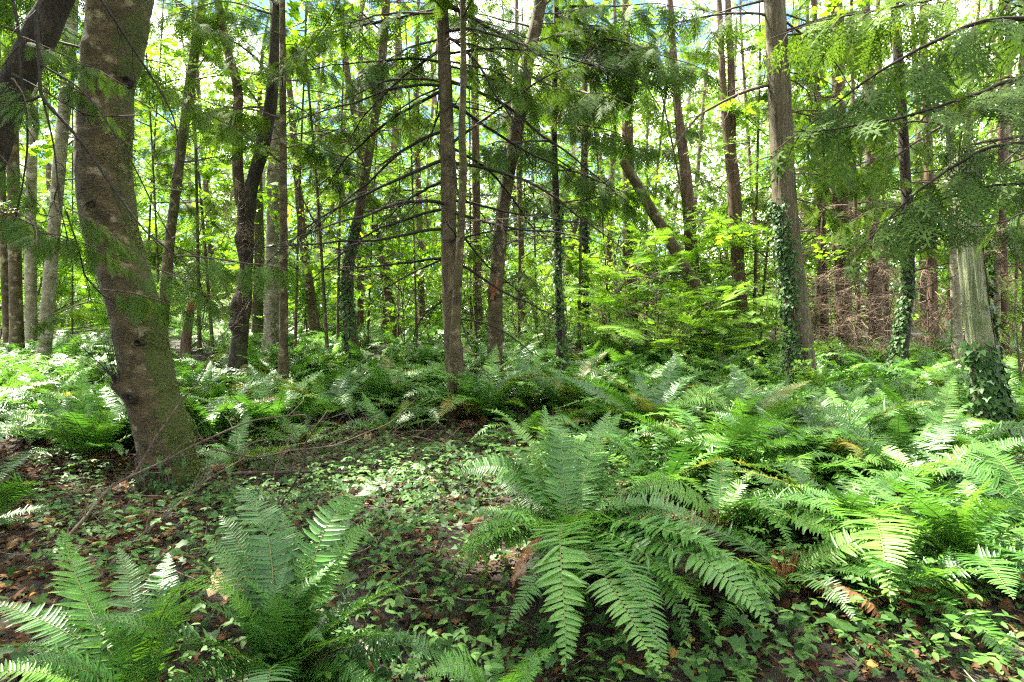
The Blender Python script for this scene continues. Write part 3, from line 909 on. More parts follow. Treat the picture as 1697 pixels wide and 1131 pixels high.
# 10 slim trunk standing in front of it
sl = tree('sapling_tree', 'slim mossy-barked sapling standing in front of the tall central fir',
          [(767, -10, 9), (768, 141, 11), (765, 220, 12), (768, 280, 13), (763, 400, 13), (757, 500, 15), (750, 620, 17), (747, 705, 15)], 8, M['bark_maple'], 13, moss=(-.05, -.35, 0), step=.06, seed=17, segs=18, flare=.15)
dress(sl, 'cedar', 10, 5.6, 12, 1.2, 2.2, 54)
dress(sl, 'dead', 6, 2.0, 5.5, .7, 1.5, 55, taper=False)

# 11 leaning maple in the middle
lm = tree('maple_tree', 'mossy maple leaning right beside the central fir, with torn orange scar',
          [(900, -20, 21), (889, 40, 21), (877, 88, 21), (865, 170, 22), (849, 248, 22), (835, 336, 22), (827, 415, 23), (821, 486, 23), (820, 578, 25)], 10.3, M['bark_maple'], 15, segs=26, moss=(-.38, -.1, .1), step=.07, seed=18,
          burls=[(838, 562, 10.1, .14, .14), (812, 480, 10.2, .10, .06), (862, 178, 10.2, .12, .06)])
mb = MB(); rg = np.random.default_rng(3)
for k in range(9):
    c = P(818 + rg.normal() * 3, 483 + rg.normal() * 4, 10.13) - lm['root']
    mb.tube(np.array([c, c + [rg.normal() * .03, -.02, .07], c + [rg.normal() * .05, -.04, .13]]), [.03, .022, .004], 5, 0)
add('torn_scar', mb.mesh('torn_scar', [M['wood_red']]), lm['o'])
dress(lm, 'maple', 10, 8.0, 14, 1.8, 3.0, 56)
dress(lm, 'cedar', 8, 4.5, 7, 1.6, 2.6, 57, az=.2, spread=.7)

# 12 thin ivy tree carrying the dark cedar sprays, upper middle
t12 = tree('cedar_tree', 'thin dark cedar right of the leaning maple, hung with deep green sprays', [(922, -20, 8), (918, 226, 10), (924, 400, 12), (929, 570, 14)], 11, M['bark_dark'], 15, moss=(0, 0, 0), seed=19)
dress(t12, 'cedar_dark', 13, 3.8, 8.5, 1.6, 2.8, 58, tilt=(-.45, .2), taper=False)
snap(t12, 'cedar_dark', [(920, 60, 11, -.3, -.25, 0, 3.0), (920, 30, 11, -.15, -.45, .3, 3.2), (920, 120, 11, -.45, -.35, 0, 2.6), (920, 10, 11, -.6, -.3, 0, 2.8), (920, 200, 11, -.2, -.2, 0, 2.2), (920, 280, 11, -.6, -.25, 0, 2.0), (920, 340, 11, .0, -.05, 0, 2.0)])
dress(t12, 'cedar', 6, 8, 14, 1.4, 2.2, 59)
dress(t12, 'dead_brown', 5, 2.5, 5, 1.0, 1.8, 60, taper=False)

# 13 broken leaning trunk
t13 = tree('broken_leaning_trunk', 'mossy broken trunk leaning left over the bright young hemlock', [(1030, 262, 15), (1045, 288, 16), (1072, 335, 17), (1105, 392, 18), (1137, 448, 19), (1175, 515, 20)], 14, M['bark_maple'], cut=True, cat='dead tree', moss=(.1, -.1, .55), seed=20, topw=.05)

# 14-15 brown conifers right of centre
c14 = tree('conifer_tree', 'brown conifer trunk in the pale sky gap, left of the twin-topped one', [(1112, 40, 11), (1122, 170, 14), (1138, 300, 19), (1146, 420, 22), (1150, 540, 24)], 18, M['bark_red'], 18, seed=21)
dress(c14, 'dead_mossy', 16, 2.5, 10, .8, 2.0, 61, taper=False); dress(c14, 'fir', 9, 6.5, 17, 1.2, 2.2, 62)
c15 = tree('conifer_tree', 'twin-topped red-brown conifer left of the ivy-clad cedar', [(1192, 0, 9), (1198, 150, 12), (1206, 215, 18), (1216, 300, 22), (1222, 430, 23), (1228, 540, 26)], 16, M['bark_red'], 18, seed=22)
me2, _, _ = trunk_mesh(np.array([P(*q, 16) for q in ((1212, 260), (1213, 200), (1211, 100), (1206, 0), (1200, -150))]) - c15['root'], np.array([.12, .10, .09, .08, .05]), M['bark_red'], 14, seed=23, flare=0)
add('stem', me2, c15['o'])
dress(c15, 'dead_mossy', 22, 2.2, 9.5, .8, 2.2, 63, taper=False); dress(c15, 'fir', 8, 7, 17, 1.2, 2.4, 64)
dress(c15, 'dead_pale', 8, 3.5, 8, .8, 1.6, 65, taper=False)

# 16 the big cedar
cedar = tree('cedar_tree', 'large straight cedar with stringy grey bark and ivy on its lower left side',
             [(1282, -20, 35), (1291, 140, 38), (1297, 283, 40), (1306, 400, 42), (1316, 480, 42), (1324, 550, 46), (1326, 600, 50)], 10.2, M['bark_cedar'], 18, segs=56, step=.05, ridge=.045, lump=.03, moss=(-.15, -.1, 0), seed=24, flare=.3)
dress(cedar, 'cedar', 14, 5.6, 16, 1.8, 3.0, 66)
snap(cedar, 'dead_mossy', [(1275, 25, 10.2, 2.9, .1, 0, 2.6), (1290, 100, 10.2, 3.3, .0, 0, .9), (1291, 140, 10.2, 3.0, -.35, 0, 3.2), (1295, 195, 10.2, 3.2, -.1, 0, .6), (1297, 118, 10.2, .1, -.1, 0, 1.4), (1297, 60, 10.2, -.2, -.35, 0, 2.0), (1297, 130, 10.2, .3, -.1, 0, 1.5), (1300, 190, 10.2, .05, .1, 0, 1.8), (1300, 30, 10.2, .2, -.5, 0, 2.4), (1303, 230, 10.2, .3, -.3, 0, 1.2), (1305, 260, 10.2, 3.2, -.3, 0, 1.4)])
snap(cedar, 'cedar', [(1300, 20, 10.2, .3, -.3, 0, 2.2), (1300, 90, 10.2, .6, -.3, 0, 2.4), (1300, 180, 10.2, .2, -.2, 0, 2.0), (1300, 240, 10.2, .1, -.3, 0, 2.0), (1300, 290, 10.2, -.3, -.3, 0, 1.5), (1300, 330, 10.2, .2, -.2, 0, 1.6)])

# 17 brown conifers with dead tangle, right
rr = [(1368, 590, 15, 15, 'narrow brown trunk just right of the big ivy-clad cedar'), (1400, 585, 30, 14, 'thick red-brown conifer trunk rising from the brown brush right of the big cedar'), (1424, 585, 9, 13, 'thin brown pole in front of the thick red-brown conifer'),
      (1452, 585, 24, 16, 'red-brown conifer trunk just left of the dark ivy-footed tree'), (1548, 590, 20, 17, 'brown trunk in the shade between the dark tree and the grey snag'), (1470, 580, 12, 19, 'far thin brown trunk behind the dark ivy-footed tree'), (1668, 600, 14, 12, 'thin reddish trunk at the right edge beyond the snag')]
for k, (px, py, wd, Y, lb) in enumerate(rr):
    q = tree('conifer_tree', lb, [(px - 14 + rng.normal() * 5, 60, wd * .7), (px - 8, 300, wd * .9), (px, py, wd)], Y, M['bark_red'], 17, seed=80 + k)
    dress(q, 'dead_brown', 11, .6, 3.6, .9, 1.9, 340 + k, tilt=(-.55, .15), taper=False)
    dress(q, 'dead_mossy', 12, .8, 5.2, .9, 1.9, 840 + k, tilt=(-.55, .15), taper=False)
    dress(q, 'cedar', 13, 2.9, 13, 1.4, 2.6, 360 + k)
    dress(q, 'dead_pale', 5, .8, 3.5, .8, 1.6, 380 + k, tilt=(-.6, .3), taper=False)

# 18 dark tree
dk = tree('conifer_tree', 'slim almost black trunk right of the brown brush with ivy round its foot', [(1482, -10, 15), (1488, 80, 17), (1497, 230, 18), (1507, 400, 20), (1506, 480, 22), (1494, 570, 26), (1490, 610, 30)], 11, M['bark_dark'], 16, segs=24, step=.07, seed=26)
dress(dk, 'cedar', 14, 4.2, 14, 1.6, 2.6, 68)
dress(dk, 'dead', 10, 1.5, 5, .9, 1.8, 69, taper=False)
snap(dk, 'cedar', [(1490, 60, 11, 2.9, -.2, 0, 2.0), (1492, 120, 11, -.2, -.2, 0, 2.2), (1495, 200, 11, 3.0, -.3, 0, 1.8), (1497, 260, 11, 3.4, -.2, 0, 1.6), (1500, 300, 11, .1, -.2, 0, 2.0), (1500, 340, 11, 2.8, -.2, 0, 1.4), (1505, 410, 11, 3.2, -.2, 0, .9), (1505, 420, 11, -.5, -.1, 0, 1.0)])

# pale birch-like trunk behind the snag
pb = tree('birch_tree', 'thin pale mottled trunk seen along the left edge of the snag', [(1570, 100, 11), (1577, 320, 14), (1583, 480, 17), (1588, 610, 20)], 10.5, M['bark_pale'], 14, moss=(.1, -.1, 0), seed=27)
dress(pb, 'small', 12, 4, 13, 1.4, 2.6, 70)
pb2 = tree('birch_tree', 'pale mottled trunk at the right edge beyond the snag', [(1672, 100, 11), (1662, 330, 14), (1652, 480, 15), (1648, 600, 15)], 12.5, M['bark_pale'], 14, moss=(.1, -.1, 0), seed=28)
dress(pb2, 'small', 12, 4, 13, 1.4, 2.6, 71)

# 19 the snag: weathered, grooved, broken top
sn = tree('snag', 'weathered pale green grooved snag with ivy wrapped round its foot',
          [(1592, 272, 34), (1603, 380, 42), (1615, 500, 45), (1632, 620, 48), (1642, 690, 52), (1646, 745, 58)], 6.4, M['bark_snag'], cut=True, cat='dead tree', segs=90, step=.04, ridge=.10, lump=.03, moss=(-.2, -.25, .1), seed=29, flare=.15, topw=-.1)
mb = MB(); rg = np.random.default_rng(8)
for k in range(16):      # splinters of the broken top
    a = k / 16 * 6.28
    c = sn['C'][-1] + np.array([math.cos(a), math.sin(a), 0]) * sn['R'][-1] * .8
    h = rg.uniform(.05, .35)
    mb.tube(np.array([c - [0, 0, .1], c + [0, 0, h * .5], c + [rg.normal() * .02, rg.normal() * .02, h]]), [.04, .03, .004], 5, 0)
add('splintered_top', mb.mesh('splintered_top', [M['bark_snag']]), sn['o'])

# 20 near cedar at the right, its trunk out of the frame, boughs reaching in
rc = tree('cedar_tree', 'near cedar whose drooping boughs reach in at the upper right corner', [(1960, 0, 95), (1965, 400, 100), (1975, 800, 110)], 4.2, M['bark_cedar'], 16, segs=30, ridge=.04, seed=30)
snap(rc, 'cedar_near', [(1960, 150, 4.2, 3.45, -.12, .5, 2.1), (1960, 60, 4.2, 3.25, -.2, .3, 2.6), (1960, -40, 4.2, 3.35, -.15, 0, 2.5), (1960, 20, 4.2, 3.65, -.25, .3, 2.3), (1960, -90, 4.2, 3.1, -.15, 0, 2.9), (1960, -130, 4.2, 3.5, -.3, 0, 2.4), (1960, 220, 4.2, 3.3, -.2, 0, 1.6), (1960, 300, 4.2, 3.05, -.1, 0, 1.7), (1960, -160, 4.2, 2.8, -.25, 0, 3.0)][::3])
snap(rc, 'cedar', [(1960, -40, 4.2, 2.95, -.10, .2, 2.6)])
dress(rc, 'cedar', 12, 5, 15, 1.8, 3.0, 73, az=2.2, spread=1.2)
rt = tree('fir_tree', 'dark trunk cut by the right edge high up behind the cedar boughs', [(1696, -10, 16), (1697, 150, 17), (1702, 400, 19), (1706, 620, 22)], 9.5, M['bark_fir'], 15, seed=31)
dress(rt, 'cedar', 20, 2.5, 14, 1.4, 2.4, 74)
dress(rt, 'dead_brown', 8, 1, 3, .8, 1.4, 75, taper=False)

# far trees behind it all: trunks that can be told apart
far_rg = np.random.default_rng(41)
FARS = []
for k in range(44):
    Y = far_rg.uniform(19, 38)
    px = -80 + 1860 * ((k * .618034) % 1.0)
    if 1080 < px < 1260 and Y < 28: Y += 10
    wd = far_rg.uniform(.14, .36) * FPX / Y
    mt = ['bark_red', 'bark_maple', 'bark_fir', 'bark_pale'][k % 4]
    ln = far_rg.normal() * 26
    q = tree('forest_tree', 'far trunk', [(px + ln * 2, 60, wd * .6), (px + ln, 300, wd * .8), (px, 535, wd)], Y, M[mt], far_rg.uniform(12, 19), segs=10, step=.5, seed=200 + k)
    FARS.append((px, q['o'], ['red-brown', 'mossy', 'brown', 'pale'][k % 4]))
    kd = ['hemlock', 'small', 'fir', 'small', 'small', 'maple' if px < 700 else 'hemlock'][k % 6]
    dress(q, kd, 22, 1.5, 15, 2.2, 4.2, 500 + k, tilt=(-.3, .35))
    dress(q, 'dead_mossy', 5, 1.5, 8, 1.4, 2.6, 560 + k, taper=False)

# slim leafy saplings that veil the middle distance
sap = np.random.default_rng(43)
SAPS = []
for k in range(26):
    px = [20, 120, 240, 265, 330, 350, 420, 490, 540, 560, 610, 660, 690, 780, 860, 890, 960, 1010, 1070, 1160, 1250, 1260, 1350, 1420, 1600, 1680][k]
    Y = sap.uniform(12, 20); wd = sap.uniform(.05, .10) * FPX / Y; ln = sap.normal() * 30
    q = tree('leafy_sapling', 'slender leafy sapling veiling the middle distance between the larger trunks', [(px + ln, 60, wd * .6), (px + ln * .4, 300, wd * .8), (px, 540, wd)], Y, M['bark_maple'], sap.uniform(8, 12), group='slender leafy saplings', segs=8, step=.4, seed=700 + k)
    SAPS.append((px, q['o'], ['small-leaved', 'feathery', 'broad-leaved', 'small-leaved', 'cedar-like'][k % 5]))
    dress(q, ['small', 'hemlock', 'maple', 'small', 'cedar'][k % 5], 13, 1.6, 9, 1.0, 2.4, 720 + k, tilt=(-.25, .5), taper=False)
    dress(q, 'dead_mossy', 4, 1.5, 6, .8, 1.6, 760 + k, taper=False)
    dress(q, 'cedar', 2, 3.0, 8, 1.2, 2.2, 780 + k, taper=False)
# trees added out of frame beside and behind the viewer to shade the hollow
for k, (x, y, kd, lb) in enumerate([
        (-7.6, 8.0, 'cedar', 'beside the left edge level with the big maple'), (-5.6, 3.6, 'maple', 'beside the left edge near the viewer'), (-8.5, 4.5, 'cedar', 'farther out beyond the left edge'), (-6.0, -1.0, 'cedar', 'behind the viewer at the left'),
        (-2.5, -4.2, 'maple', 'behind the viewer, a little left'), (1.8, -5.0, 'cedar', 'straight behind the viewer'), (5.5, -2.5, 'cedar', 'behind the viewer at the right'), (7.5, 2.2, 'maple', 'beside the right edge near the viewer'),
        (9.5, 6.0, 'cedar', 'beyond the right edge level with the snag'), (-10.5, 0.5, 'cedar', 'far out at the left'), (-6.5, -7.5, 'cedar', 'far behind at the left'), (6.0, -8.5, 'cedar', 'far behind at the right'), (11.0, -2.0, 'cedar', 'far out at the right'), (-0.5, -10.0, 'cedar', 'far behind in the middle')]):
    Y0 = 6.0
    o = bpy.data.objects.new('added_shade_tree', None); COL.objects.link(o)
    root = np.array([x, y, float(gz(x, y))]); o.location = root
    tag(o, f'added shade tree standing {lb}', 'tree')
    rg = np.random.default_rng(900 + k)
    Cp = curve((0, 0, -.1), (rg.normal() * .05, rg.normal() * .05, 1), 15, 12, rg, .03)
    me, Cs, Rs = trunk_mesh(Cp, np.linspace(.22, .05, 13), M['bark_cedar' if kd == 'cedar' else 'bark_maple'], 14, 0, .06, (.2, 0, 0), 30 + k, (), .3)
    add('trunk', me, o)
    q = {'o': o, 'C': Cs, 'R': Rs, 'root': root}
    dress(q, kd, 26, 3.0 if y < 1 else 4.6, 14, 3.2, 4.4, 920 + k, tilt=(-.25, .2))
order_labels(FARS, 'far trunk')
for q in FARS: q[1]['group'] = 'far trees behind the fern field'
order_labels(SAPS, 'sapling')
for q in SAPS: q[1]['group'] = 'slender leafy saplings'
hang(rc, 'cedar_near', [(1720, 235, 2.7, 3.3, -.25, .3, 1.1), (1735, 120, 2.8, 3.35, -.3, .6, 1.3), (1760, 300, 2.6, 3.25, -.15, .2, .9), (1730, 30, 3.0, 3.2, -.2, 0, 1.5), (1715, 350, 2.9, 3.5, -.25, 0, .6)])
for k, pts in enumerate([[(1900, 60, 3.8), (1780, 100, 3.2), (1690, 130, 3.0), (1560, 210, 3.0), (1480, 265, 3.0)], [(1940, 150, 3.8), (1800, 190, 3.0), (1690, 225, 2.8), (1600, 245, 2.75)]]):
    limb(rc, pts, .016, .004, M['twig'], 8, 850 + k)
# ------------------------------------------------------------------ ivy climbing trunks
def climb(t_, label, z0, z1, a0, spread, n, seed, size=.06, taper=0.0):
    rg = np.random.default_rng(seed)
    z = z0 + (z1 - z0) * rg.random(n) ** (1 + taper)
    k = np.array([int(np.argmin(np.abs(t_['C'][:, 2] - q))) for q in z])
    C = t_['C'][k].copy(); C[:, 2] = z
    R = t_['R'][k]
    a = a0 + rg.normal(size=n) * spread + .35 * np.sin(z * 3 + seed)
    out_ = np.stack([np.cos(a), np.sin(a), 0 * a], -1)
    p = C + out_ * (R * 1.03 + rg.uniform(.01, .06, n))[:, None]
    d = unit(np.array([0, 0, -1.0]) + out_ * rg.uniform(.2, .9, n)[:, None] + rg.normal(size=(n, 3)) * .45)
    nr = unit(out_ + [0, 0, .5] + rg.normal(size=(n, 3)) * .3)
    mb = MB()
    mb.scatter(*IVYL, basis(d, nr) * (size * rg.uniform(.6, 1.3, n))[:, None, None], p, 1)
    o = bpy.data.objects.new('climbing_ivy', None); COL.objects.link(o)
    o.location = t_['root']
    tag(o, label, 'ivy')
    f = add('foliage', mb.mesh('ivy_foliage', [M['twig'], M['ivy']]), o)
    f['kind'] = 'stuff'
    mb = MB()
    for q in range(7):
        aa = a0 + rg.normal() * spread * .8
        zz = np.linspace(-.05, z1 * rg.uniform(.5, .95), 24)
        kk = [int(np.argmin(np.abs(t_['C'][:, 2] - v))) for v in zz]
        an = aa + .25 * np.sin(zz * 2 + q)
        c = t_['C'][kk].copy(); c[:, 2] = zz
        c += np.stack([np.cos(an), np.sin(an), 0 * an], -1) * (t_['R'][kk] * 1.02 + .008)[:, None]
        mb.tube(c, np.linspace(.010, .004, 24), 4, 0)
    add('ivy_stem', mb.mesh('ivy_stem', [M['twig']]), o)

climb(cedar, 'dark ivy climbing the lower left side of the big cedar', -.05, 3.3, 3.6, .55, 1500, 1, .055, .3)
climb(sn, 'dark ivy heaped round the foot of the grey snag', -.1, 1.1, -1.4, 1.1, 620, 2, .085, .8)
climb(dk, 'ivy wrapped round the foot of the slim black trunk', -.1, 2.2, 3.4, .8, 900, 3, .055, .7)
climb(sn, 'sparse ivy strand hanging down the right side of the snag', .4, 2.9, -.5, .35, 130, 4, .07)
climb(t7, 'ivy covering the dark trunk right of the bright gap', -.1, 3.0, -1.9, 1.0, 700, 5, .06)
climb(t12, 'ivy covering the thin dark cedar right of the leaning maple', -.1, 3.2, -1.4, 1.1, 600, 6, .055)
climb(BG[6], 'dense ivy column on the dark trunk beside the brown brush', -.1, 4.2, -1.5, 1.2, 900, 7, .08)
climb(maple, 'few ivy leaves creeping up the foot of the big leaning maple', -.1, .35, -1.6, 1.0, 90, 8, .055)

# ------------------------------------------------------------------ understorey shrubs
def shrub(px, Y, label, kind, n, h, seed, group=None, name='shrub', up=(.3, 1.2), x=None):
    rg = np.random.default_rng(seed)
    x = PX(px, Y) if x is None else x
    o = bpy.data.objects.new(name, None); COL.objects.link(o)
    o.location = (x, Y, float(gz(x, Y)))
    tag(o, label, 'shrub', group)
    nat = {'hemlock': 1.6, 'maple': 2.2, 'dead_brown': 1.6}.get(kind, 2.0)
    mb = MB()
    mb.tube(curve((0, 0, -.1), (rg.normal() * .1, rg.normal() * .1, 1), h, 8, rg, .05), np.linspace(.022, .006, 9), 6, 0)
    add('stem', mb.mesh('shrub_stem', [M['twig']]), o)
    for k in range(n):
        z = h * (k + .3) / n
        L = h * rg.uniform(.5, .85) * (1.15 - .6 * k / n)
        add('branch', B[kind][rg.integers(len(B[kind]))], o, (0, 0, z), (rg.normal() * .2, -rg.uniform(*up), k * 2.4 + rg.normal() * .3), L / nat)
    return o

shrub(1085, 12.5, 'bright green young hemlock in front of the broken leaning trunk', 'hemlock', 26, 2.7, 1, up=(-.1, .35), name='young_hemlock')
shrub(1165, 13.0, 'bright young hemlock under the brown conifer trunks', 'hemlock', 22, 2.0, 2, up=(-.1, .35), name='young_hemlock')
shrub(1240, 12.0, 'pale feathery young hemlock just left of the big cedar', 'hemlock', 22, 1.7, 3, up=(-.1, .3), name='young_hemlock')
shrub(1000, 13.0, 'leafy shrub before the brown brush', 'small', 16, 1.5, 4)
shrub(1130, 11.0, 'low leafy shrub below the young hemlocks', 'small', 16, 1.2, 5)
shrub(1200, 10.5, 'low feathery hemlock seedling at the edge of the ferns left of the big cedar', 'hemlock', 14, 1.1, 6, up=(-.1, .3), name='young_hemlock')
shrub(1310, 9.3, 'small maple seedling with flat yellow-green leaves before the big cedar', 'maple', 7, 1.1, 7, up=(.0, .5), name='maple_seedling')
shrub(905, 13.5, 'leafy green shrub between the leaning maple and the thin dark cedar', 'small', 16, 1.6, 8)
shrub(860, 17, 'sunlit shrub beyond the leaning maple', 'small', 16, 2.0, 9)
shrub(1060, 15.5, 'brown dead brush behind the young hemlock', 'dead_brown', 22, 2.4, 10, up=(-.2, .7), name='dead_brush')
shrub(1110, 16.5, 'brown dead brush below the brown conifer', 'dead_mossy', 20, 2.2, 11, up=(-.2, .7), name='dead_brush')
shrub(1385, 12.0, 'tangled brown dead brush beside the big cedar', 'dead_brown', 22, 1.9, 12, up=(-.2, .8), name='dead_brush')
shrub(1440, 12.3, 'tangled brown dead brush left of the slim black trunk', 'dead_mossy', 26, 2.0, 13, up=(-.2, .8), name='dead_brush')
shrub(1535, 12.3, 'tangled brown dead brush between the black trunk and the snag', 'dead_brown', 22, 1.8, 14, up=(-.2, .8), name='dead_brush')
shrub(1690, 9.0, 'dark ivy-green shrub at the right edge behind the snag', 'small', 14, 1.6, 15)
srg = np.random.default_rng(77)
SHR = []
for k in range(70):
    px = -60 + 1820 * ((k * .618034 + .13) % 1)
    Y = srg.uniform(15, 34)
    if 1350 < px < 1560: continue
    q = shrub(px, Y, 'far sunlit shrub among the distant trunks', ['small', 'small', 'hemlock', 'maple'][k % 4], 15, srg.uniform(1.6, 4.6), 100 + k, group='far sunlit shrubs', up=(-.05, .9))
    SHR.append((px, q, ['small-leaved', 'leafy', 'feathery', 'broad-leaved'][k % 4]))

order_labels(SHR, 'far sunlit shrub')

# ------------------------------------------------------------------ sword ferns
FRL = []           # (mesh, chord angle, chord length)


def frond(seed, arch=.9, n=44, Wd=.092, m=None, roll=0.0, curl=.0, lod=0):
    rg = np.random.default_rng(seed)
    ns = 24
    s = np.linspace(0, 1, ns + 1)
    ang = -arch * s ** 1.4 + .06 * np.sin(s * 9 + seed)
    if seed % 5 == 0: ang = ang - .55 * sm(.55, .68, s)
    lat = rg.normal() * .35 * s ** 2 + .05 * np.sin(s * 7 + seed * 2)
    d = np.stack([np.cos(ang) * np.cos(lat), np.cos(ang) * np.sin(lat), np.sin(ang)], -1)
    C = np.vstack([[0, 0, 0], np.cumsum((d[1:] + d[:-1]) / 2 / ns, 0)])
    mb = MB()
    mb.tube(C, np.linspace(.0055, .0010, ns + 1), 4 if lod == 0 else 3, 0, cap=False)
    tw = rg.normal() * .35
    gap0 = rg.uniform(.3, .9) if seed % 3 == 0 else 9
    bent = rg.integers(4, n, 4)
    for k in range(n):
        u = .10 + .89 * (k + .5) / n
        prof = min(1, ((u - .07) / .16)) ** .6 * (1 - max(0, (u - .42) / .58) ** 1.7) + .03
        for sg in (-1, 1):
            uu = u + (.25 * sg) / n
            f = uu * ns; a = min(int(f), ns - 1)
            p = C[a] + (C[a + 1] - C[a]) * (f - a)
            T_ = unit(C[a + 1] - C[a])
            up = unit(np.array([0, 0, 1.0]) - T_ * T_[2])
            sd = np.cross(up, T_) * sg
            r_ = tw * u + roll
            sd, up = sd * math.cos(r_) + up * math.sin(r_) * sg, up * math.cos(r_) - sd * math.sin(r_) * sg
            fw = .12 + .55 * max(0, u - .45) ** 1.3 + rg.normal() * .05
            pd = unit(sd * math.cos(fw) + T_ * math.sin(fw) + up * (.18 + rg.normal() * .10))
            L = Wd * prof * rg.uniform(.9, 1.06)
            if rg.random() < .03: L *= rg.uniform(.25, .7)
            if gap0 < u < gap0 + .05 and sg > 0: continue
            if k in bent: pd = unit(pd + up * rg.normal() * .5 + T_ * rg.normal() * .3)
            hw = .0112 * (40 / n) * (.55 + .45 * prof)
            sv = unit(np.cross(up, pd))
            nr = np.cross(pd, sv)
            dr = .16 + rg.normal() * .08 + curl
            if lod == 0:
                st = [(0, .55), (.12, 1.0), (.45, .95), (.78, .62)]
                V = []
                for t_, ww in st:
                    c = p + pd * L * t_ - nr * L * dr * t_ * t_ + T_ * L * .10 * t_ * t_
                    V += [c + sv * hw * ww + nr * hw * .22, c - nr * hw * .10, c - sv * hw * ww + nr * hw * .22]
                V.append(p + pd * L - nr * L * dr + T_ * L * .10)
                F4 = []
                for q in range(3):
                    F4 += [[q * 3, q * 3 + 1, q * 3 + 4, q * 3 + 3], [q * 3 + 1, q * 3 + 2, q * 3 + 5, q * 3 + 4]]
                mb.put(V, F4, 1)
                mb.g.append((np.array([[9, 10, 12], [10, 11, 12]]) + mb.n - 13, 1))
            else:
                mb.put([p, p + pd * L * .4 + sv * hw * 1.1 - nr * L * dr * .15, p + pd * L - nr * L * dr, p + pd * L * .4 - sv * hw * 1.1 - nr * L * dr * .15], [[0, 1, 2, 3]], 1)
    return mb, C[-1]


for k in range(24):
    mb, tip = frond(600 + k, [.5, .8, 1.1, 1.4][k % 4], 44 + (k % 3) * 3, .124 + .020 * (k % 2), roll=[0, .15, -.15][k % 3])
    FRL.append((mb.mesh('frond', [M['rachis'], M['fern_old' if k in (19, 22) else 'fern_deep' if k in (16, 17, 18, 20, 21, 23) else 'fern']]), math.atan2(tip[2], math.hypot(tip[0], tip[1])), np.linalg.norm(tip), math.atan2(tip[1], tip[0])))
FRD = []
for k in range(4):
    mb, tip = frond(640 + k, 1.3, 36, .07, curl=.6)
    FRD.append((mb.mesh('dead_frond', [M['fern_dead'], M['fern_dead']]), math.atan2(tip[2], math.hypot(tip[0], tip[1])), np.linalg.norm(tip), math.atan2(tip[1], tip[0])))


def aim(o, base, tip, var, roll=0., dead=False):
    me, ca, cl, la = (FRD if dead else FRL)[var]
    d = np.asarray(tip) - np.asarray(base)
    L = np.linalg.norm(d)
    el = math.asin(d[2] / L); az = math.atan2(d[1], d[0])
    add('dead_frond' if dead else 'frond', me, o, (0, 0, 0), (roll, -(el - ca), az - la), L / cl)


FERNS = []


def ground_Y(px, py, h):
    Y = 3.0
    for _ in range(30):
        Y = .5 * Y + .5 * (EYE - float(gz(PX(px, Y), Y)) - h) * FPX / (py - HYP)
    return Y


def fern(x, y, label, seed, n=18, l0=.75, l1=1.15, up=(.5, 1.25), aims=(), group=None, azr=None, dead=3, dz=.03):
    rg = np.random.default_rng(seed)
    o = bpy.data.objects.new('sword_fern', None); COL.objects.link(o)
    base = np.array([x, y, float(gz(x, y)) + dz])
    o.location = base
    tag(o, label, 'fern', group)
    FERNS.append((x, y))
    for q, (px, py, Y, v) in enumerate(aims):
        if seed in (1, 2) and q % 3: v = {0: 16 + 4 * (q % 2), 1: 17 + 4 * (q % 2), 2: 18, 3: 23}[v % 4]
        aim(o, base, P(px, py, Y), v, rg.normal() * .15)
    for k in range(n):
        me, ca, cl, la = FRL[rg.integers(len(FRL))]
        az = k * 2.39996 + rg.normal() * .25 if azr is None else rg.uniform(*azr)
        e = rg.uniform(*up)
        add('frond', me, o, (0, 0, 0), (rg.normal() * .22, -e, az), rg.uniform(l0, l1))
    for k in range(dead):
        me, ca, cl, la = FRD[rg.integers(len(FRD))]
        add('dead_frond', me, o, (0, 0, 0), (rg.normal() * .4, -rg.uniform(-.05, .35), rg.uniform(0, 6.28)), rg.uniform(.4, .75))
    mb = MB()                                               # crown of old leaf bases
    for k in range(14):
        a = k * 2.4
        mb.tube(np.array([[0, 0, -.08], [math.cos(a) * .03, math.sin(a) * .03, 0], [math.cos(a) * .05, math.sin(a) * .05, .05 + .03 * (k % 3)]]), [.018, .014, .005], 4, 0)
    add('crown', CROWN, o)
    return o


mb = MB()
for k in range(16):
    a = k * 2.4
    mb.tube(np.array([[0, 0, -.10], [math.cos(a) * .035, math.sin(a) * .035, 0], [math.cos(a) * .06, math.sin(a) * .06, .05 + .03 * (k % 3)]]), [.02, .015, .005], 4, 0)
CROWN = mb.mesh('fern_crown', [M['fern_dead']])

# the ferns one can pick out
G = lambda px, py, h=.06: (px, py, ground_Y(px, py, h))
fern(PX(465, 2.35), 2.35, 'large near fern at the bottom left with tall upright fronds', 1, 12, .5, .85, (.3, .9), dead=2, azr=(-2.8, .2), aims=[
    (640, 790, 2.9, 0), (412, 800, 2.85, 4), (725, 922, 2.45, 8), (590, 830, 2.8, 12), (452, 985, 2.05, 1), (300, 985, 2.15, 5), (520, 895, 2.6, 9), (560, 990, 2.3, 4),
    (345, 885, 2.5, 0), (610, 1000, 2.6, 13), (250, 1085, 2.0, 6), (480, 850, 2.9, 8), (395, 960, 2.3, 14), (540, 1060, 2.1, 2), (640, 940, 2.7, 5), (605, 850, 2.6, 4), (700, 965, 2.3, 1), (480, 925, 2.4, 12), (330, 935, 2.3, 8), (560, 925, 2.5, 0), (420, 1040, 1.95, 5), (650, 1050, 2.1, 9), (380, 850, 2.7, 13)])
